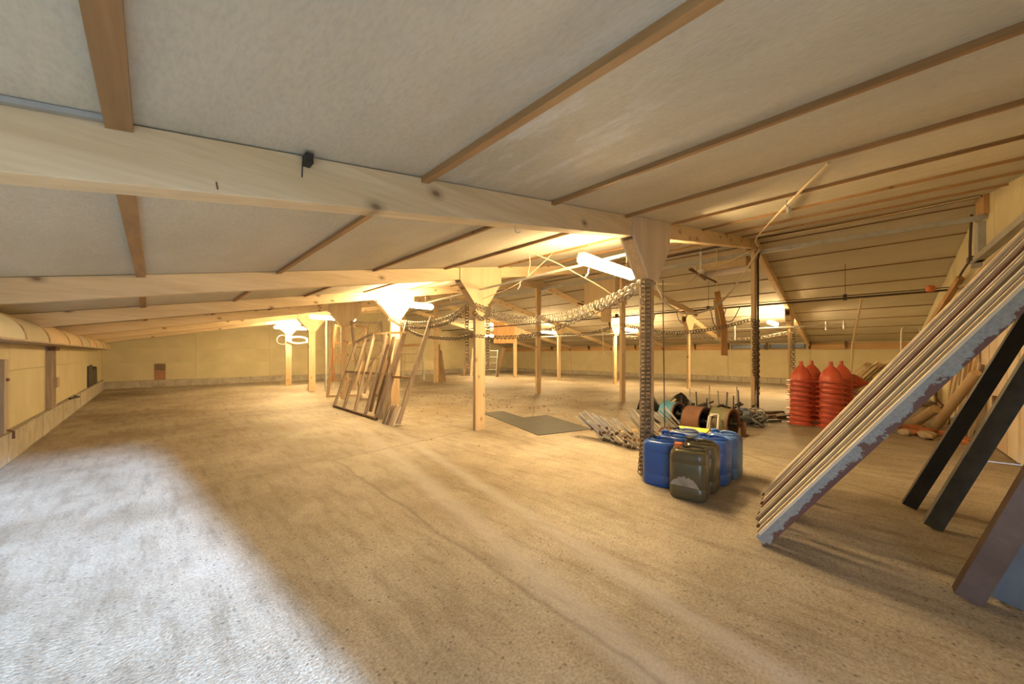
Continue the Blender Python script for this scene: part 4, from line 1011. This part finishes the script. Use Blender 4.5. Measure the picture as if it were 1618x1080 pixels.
for i, (x, y) in enumerate(((6.25, 2.02), (5.72, 2.14), (6.1, 1.25))):
    t = thing('angle_bracket', ['rusty angle bracket between the blue and rust drums', 'dark angle bracket left of the rust drum', 'rusty angle bracket at the foot of the green drum'][i], 'bracket', (x, y, 0), group='angle brackets in the scrap heap')
    MB().box(x - .09, x + .09, y - .03, y + .03, 0, .012).build('plate', RUST, t)
    MB().box(x - .09, x - .075, y - .03, y + .03, .012, .22).build('plate', DARKSTEEL if i == 1 else RUST, t)

# ================================================================== RED FUNNELS
def funnel_mesh():
    o = MB()
    o.lathe([(.160, .002), (.172, .003), (.172, .018), (.160, .022), (.150, .026), (.142, .095), (.138, .112), (.10, .195), (.045, .262), (.030, .275), (.026, .345), (.022, .345), (.025, .272), (.040, .255), (.096, .19), (.132, .110), (.136, .095), (.144, .026), (.160, .0), (.172, .0)], 26, cap0=False, cap1=False)
    return o.mesh('funnel', PVCRED)
FM = funnel_mesh()
RIB = MB().lathe([(.168, .001), (.196, .003), (.198, .016), (.172, .021), (.168, .001)], 26, cap0=False, cap1=False).mesh('rim', PVCRED)
ORD = ['topmost', 'second', 'third', 'fourth', 'fifth', 'sixth', 'seventh', 'eighth', 'ninth', 'bottom']
def stack(cx, cy, n, name, pitch=.081):
    for i in range(n):
        top = i == n - 1
        od = ORD[n - 1 - i]
        lab = ('%s red plastic funnel of the %s' % (od, name)) if od in ('topmost', 'bottom') else ('%s red plastic funnel from the top of the %s' % (od, name))
        t = thing('red_funnel', lab, 'funnel', (cx + random.uniform(-.004, .004), cy + random.uniform(-.004, .004), i * pitch), (0, 0, random.uniform(0, 6)), 'red funnels in the %s' % name)
        for nm, me in (('funnel', FM), ('rim', RIB)):
            c = bpy.data.objects.new(nm, me); COL.objects.link(c); c.parent = t
stack(7.86, .79, 10, 'front left funnel stack')
stack(7.86, .40, 10, 'front right funnel stack')
stack(8.50, .70, 10, 'rear left funnel stack')
stack(8.62, .30, 10, 'rear right funnel stack')
t = thing('red_funnel', 'red plastic funnel lying on its side on the white buckets', 'funnel', (9.05, .26, .70), (R(97), 0, R(12)))
for nm, me in (('funnel', FM), ('rim', RIB)):
    c = bpy.data.objects.new(nm, me); COL.objects.link(c); c.parent = t
# white buckets
BM = MB().lathe([(.15, 0), (.155, .004), (.178, .22), (.192, .222), (.194, .24), (.180, .242), (.174, .235), (.150, .01)], 24, cap1=False).mesh('bucket_body', PVCWHITE)
for i in range(5):
    t = thing('white_bucket', ['lowest white bucket of the stack behind the funnels', 'second white bucket up in the stack behind the funnels', 'middle white bucket of the stack behind the funnels', 'fourth white bucket up in the stack behind the funnels', 'top white bucket of the stack behind the funnels, with dark print'][i], 'bucket', (9.12, .02, i * .068), (0, 0, i), 'white buckets in the stack')
    c = bpy.data.objects.new('bucket_body', BM); COL.objects.link(c); c.parent = t
    MB().lathe([(.188, .20), (.198, .205), (.198, .212), (.188, .215)], 24, cap0=False, cap1=False).build('rim', PVCWHITE, t, world=False)
    if i == 4:
        o = MB()
        for j in range(7):
            a = R(176 + j * 5.5) - 4; x, y = .1825 * math.cos(a), .1825 * math.sin(a)
            o.bar((x, y, .145), (x * 1.02, y * 1.02, .175), .012, .003, up=(x, y, 0))
        o.build('print', CAPBLACK, t, world=False)

# ================================================================== PALLETS, STEP LADDER, BRACE
def pallet(base, tilt, lab):
    t = thing('pallet', lab, 'pallet', base, (R(tilt), 0, 0), 'pallets leaning by the far gable corner')
    for i in range(7):
        MB().box(-.6 + i * .183, -.6 + i * .183 + .10, .10, .122, 0, 1.2).build('slat', PLY if i % 2 else PINEZ, t, world=False)
    for zz in (.03, .55, 1.08):
        MB().box(-.6, .6, .022, .10, zz, zz + .09).build('stringer', PINEZ, t, world=False)
    for i in range(4):
        MB().box(-.6 + i * .366, -.6 + i * .366 + .10, 0, .022, 0, 1.2).build('slat', PLY, t, world=False)
pallet((12.9, .62, 0.0), 38, 'front pallet leaning behind the white buckets')
pallet((13.0, .42, 0.0), 38, 'middle pallet of the leaning group behind the buckets')
pallet((13.1, .22, 0.0), 38, 'rear pallet of the leaning group behind the buckets')
t = thing('step_ladder', 'silver step ladder with a hoop handle near the far gable corner', 'ladder', (13.4, -.80, 0))
MB().tube(smoothline([(13.25, -.62, 0.0), (13.30, -.64, 1.0), (13.32, -.65, 1.72), (13.36, -.70, 1.86), (13.50, -.92, 1.86), (13.54, -.98, 1.72), (13.58, -1.0, 1.0), (13.62, -1.02, 0.0)]), .018, 7).build('front_hoop', WHITESTEEL, t)
for a, b_ in (((13.75, -.55, 0), (13.36, -.68, 1.30)), ((14.1, -.95, 0), (13.56, -.98, 1.30))): MB().tube([a, b_], .016, 6).build('rear_leg', WHITESTEEL, t)
for z_ in (.35, .7, 1.05, 1.28):
    MB().bar((13.30, -.66, z_), (13.57, -.98, z_), .10, .03).build('step', ALU, t)
tag(MB().bar((11.5, -.22, .03), (9.40, -1.12, 2.46), .075, .075).build('timber_prop', WARMWOOD), 'orange timber prop leaning on the gable above the planks', 'timber')

# ================================================================== LEANING PLANKS AND STEELS (right foreground)
TH = math.atan2(1.0, 1.485)
def plank(x, y, L, wd, th, mat, lab, theta=TH, rz=0, grp='long painted planks leaning on the gable', second=None):
    o = MB(); o.box(-th / 2, th / 2, -wd / 2, wd / 2, 0, L)
    z0 = wd / 2 * math.sin(theta)
    t = o.build('leaning_plank', mat, None, bevel=.003, loc=(x, y + wd / 2 * math.cos(theta), z0 + .002), rot=(theta, 0, R(rz)))
    if second:
        MB().box(-th / 2 - .0015, th / 2 + .0015, wd / 2 - .012, wd / 2 + .0015, .03, L - .02).build('top_edge', second, t, world=False)
    return tag(t, lab, 'plank', grp)
plank(2.715, 0.434, 2.86, .074, 0.055, PEEL, 'nearest leaning plank with flaking grey paint over maroon', second=PLANKCREAM)
plank(2.8, 0.445, 2.86, .074, 0.045, PLANKCREAM, 'second leaning plank with a cream edge, tight behind the flaking one', second=PLANKCREAM)
plank(2.89, 0.462, 2.86, .074, 0.065, DARKWOOD, 'third leaning plank with a wide white edge', second=PLANKWHITE)
plank(3, 0.49, 2.86, .074, 0.04, OLDWOOD, 'fourth leaning plank with a thin cream edge', second=PLANKCREAM)
plank(3.11, 0.495, 2.86, .074, 0.06, DARKWOOD, 'fifth leaning plank with a white edge', second=PLANKWHITE)
plank(3.265, 0.503, 2.86, .074, 0.045, PLANKRED, 'sixth leaning plank, reddish brown, before the middle of the row', second=PLANKRED)
plank(3.345, 0.52, 2.86, .074, 0.07, DARKWOOD, 'seventh leaning plank with a wide white edge in the middle of the row', second=PLANKWHITE)
plank(3.44, 0.53, 2.86, .074, 0.045, PLANKRED, 'eighth leaning plank with a cream edge, just past the middle', second=PLANKCREAM)
plank(3.55, 0.545, 2.86, .074, 0.06, DARKWOOD, 'ninth leaning plank with a white edge over dark wood', second=PLANKWHITE)
plank(3.64, 0.545, 2.86, .074, 0.04, PLANKRED, 'tenth leaning plank, reddish brown one past the middle', second=PLANKRED)
plank(3.76, 0.54, 2.86, .074, 0.075, DARKWOOD, 'eleventh leaning plank with the widest white edge', second=PLANKWHITE)
plank(3.89, 0.538, 2.86, .074, 0.05, OLDWOOD, 'third leaning plank from the far end, cream', second=PLANKCREAM)
plank(4, 0.535, 2.86, .074, 0.05, DARKWOOD, 'second leaning plank from the far end, pale', second=PLANKCREAM)
plank(4.125, 0.53, 2.86, .074, 0.05, WEATHER, 'farthest leaning plank of the row, weathered grey', second=OLDWOOD)
def steel(x, y, theta, L, sx, sy, mat, lab, rz=0):
    t = thing('steel_section', lab, 'steel beam', (x, y, 0), (0, 0, R(rz)), 'steel sections leaning on the gable')
    M = Matrix.Translation((0, sy / 2 * math.cos(theta), sy / 2 * math.sin(theta) + .002)) @ Matrix.Rotation(theta, 4, 'X')
    tk = .010
    MB().box(-sx / 2, -sx / 2 + tk, -sy / 2, sy / 2, 0, L).xf(M).build('web', mat, t, world=False)
    MB().box(-sx / 2 + tk, sx / 2, sy / 2 - tk, sy / 2, 0, L).xf(M).build('flange', mat, t, world=False)
    MB().box(-sx / 2 + tk, sx / 2, -sy / 2, -sy / 2 + tk, 0, L).xf(M).build('flange', mat, t, world=False)
    MB().box(-sx / 2 + tk, sx / 2, -sy / 2 + tk, sy / 2 - tk, L - .01, L).xf(M).build('end_plate', mat, t, world=False)
    return t
steel(4.16, -.28, math.atan2(.47, 1.24), 2.50, .07, .08, BLACK, 'black steel section leaning under the planks, farthest of the four')
steel(3.78, -.37, math.atan2(.44, 1.24), 2.25, .08, .09, DARKSTEEL, 'dark grey steel section leaning next to the black one')
steel(2.80, -.395, math.atan2(.16, .5), 2.15, .075, .09, BROWNSTEEL, 'brown steel section leaning at the right edge of the view')
steel(2.90, -.53, math.atan2(.13, .5), 2.05, .09, .10, BLUESTEEL, 'blue-grey steel section in the lower right corner behind the brown one')

# ================================================================== RUBBLE, LOGS AND OFFCUTS AT THE GABLE
GB = 'bricks in the rubble by the gable'
bl = ['orange brick beside the grey cone', 'orange brick lying flat behind the stones', 'orange brick at the middle of the rubble', 'brick nearest the gable wall', 'brick leaning on another in the rubble', 'brick under the black steel section', 'broken brick beside the log foot', 'brick farthest from the gable']
for i, (x, y, rz, rx) in enumerate(((8.20, -.45, 20, 0), (8.45, -.55, 75, 8), (7.95, -.60, 40, 0), (7.72, -1.02, 10, 0), (8.12, -.66, -30, 14), (7.62, -.90, 60, 0), (8.15, -.86, 30, 0), (8.50, -.28, 5, 0))):
    z = .036 if rx == 0 else .055
    tag(MB().box(-.105, .105, -.05, .05, -.032, .032).build('brick', BRICK, bevel=.006, loc=(x, y, z), rot=(R(rx), 0, R(rz))), bl[i], 'brick', GB)
random.seed(21)
for i, (x, y, s) in enumerate(((7.80, -.42, .085), (7.68, -.62, .10), (7.88, -.95, .07), (7.55, -.78, .06))):
    o = MB(); nl, nn = 5, 9
    for a in range(1, nl):
        for b_ in range(nn):
            th = math.pi * a / nl; ph = 2 * math.pi * b_ / nn; r_ = s * random.uniform(.8, 1.12)
            o.v.append((r_ * math.sin(th) * math.cos(ph) * 1.3, r_ * math.sin(th) * math.sin(ph), r_ * math.cos(th) * .62))
    o.v += [(0, 0, s * .6), (0, 0, -s * .6)]; T, Bt = len(o.v) - 2, len(o.v) - 1
    for b_ in range(nn):
        b2 = (b_ + 1) % nn; o.f.append((T, b_, b2)); o.f.append((Bt, (nl - 2) * nn + b2, (nl - 2) * nn + b_))
        for a in range(nl - 2): o.f.append((a * nn + b_, (a + 1) * nn + b_, (a + 1) * nn + b2, a * nn + b2))
    tag(o.build('stone', STONE, loc=(x, y, s * .58), smooth=False), ['pale stone at the left of the rubble', 'largest flat pale stone at the front of the rubble', 'rounded stone close to the gable', 'small stone by the dark steel section'][i], 'stone', 'stones in the rubble')
tag(MB().lathe([(.075, 0), (.08, .01), (.03, .09), (.022, .17), (.015, .172)], 14, 8.02, -.30).build('metal_cone', GALV), 'small grey metal cone at the edge of the rubble', 'cone')
o = MB(); nx, ny = 10, 5
for j in range(ny + 1):
    for i in range(nx + 1): o.v.append((7.95 + .55 * j / ny + .1 * math.sin(i), .22 - .52 * i / nx, .012 + .045 * abs(math.sin(i * 1.3 + j * .9))))
for j in range(ny):
    for i in range(nx): o.f.append((j * (nx + 1) + i, (j + 1) * (nx + 1) + i, (j + 1) * (nx + 1) + i + 1, j * (nx + 1) + i + 1))
sh = tag(o.build('plastic_sheet', TARP), 'black plastic sheet lying left of the rubble', 'sheet')
md = sh.modifiers.new('thickness', 'SOLIDIFY'); md.thickness = .006
tag(MB().tube([(8.80, -.80, .05), (8.53, -.897, .35), (8.26, -.993, .65), (8.0, -1.087, .94)], [.062, .06, .058, .055], 12).build('peeled_log', BARK), 'thick peeled log leaning on the gable', 'log')
tag(MB().tube([(9.05, -.62, .07), (8.835, -.70, .205), (8.62, -.78, .34)], [.07, .07, .065], 12).build('short_log', BARK), 'shorter pale log below the leaning peeled log', 'log')
ob = ['tallest offcut board standing against the gable', 'narrow offcut board beside the tallest one', 'brown slab with bark edge against the gable', 'wide pale offcut board left of the log', 'thin lath standing against the gable', 'dark slab behind the log', 'short offcut standing by the door edge', 'narrow brown lath near the door edge']
for i, (x, lean, L, wd, m, rz) in enumerate(((8.95, .12, 1.75, .16, PINEZ, 0), (8.72, .10, 1.45, .07, WARMWOOD, 0), (8.50, .14, 1.30, .10, BARK, 0), (9.6, .16, 1.35, .22, PLY, 0), (9.28, .10, 1.6, .05, OLDWOOD, 0), (8.28, .16, 1.05, .12, DARKWOOD, 0), (8.05, .11, .85, .10, OLDWOOD, 0), (9.95, .12, 1.5, .06, WARMWOOD, 0))):
    tag(MB().bar((x, YG + .06 + lean, .0), (x + .05 * math.sin(i * 2.1), YG + .03, L), wd, .03, up=(0, 1, .1)).build('offcut_board', m), ob[i], 'board', 'offcut boards standing against the gable')
t = thing('wire_trestle', 'rusty thin rod trestle behind the planks near the gable', 'trestle', (10.9, -.75, 0))
c = [(10.4, -.45, 0), (10.9, -1.0, 0), (11.5, -.65, 0), (11.0, -.2, 0)]
for p in c: MB().tube([p, (p[0], p[1], .62)], .012, 5).build('leg', RUST, t)
for zz in (.18, .42, .60):
    for a, b_ in zip(c, c[1:] + c[:1]): MB().tube([(a[0], a[1], zz), (b_[0], b_[1], zz)], .010, 5).build('rail', RUST, t)
MB().box(10.85, 11.15, -.75, -.55, .42, .60).build('tray', BLACK, t)
t = thing('screw_jack', 'rusty bent-handled jack standing by the gable', 'jack', (9.55, -.98, 0))
MB().box(9.50, 9.62, -1.02, -.92, 0, .30).build('body', RUST, t, bevel=.01)
MB().tube(smoothline([(9.58, -.97, .30), (9.66, -.93, .34), (9.74, -.88, .46), (9.78, -.86, .62)]), .012, 6).build('handle', RUST, t)
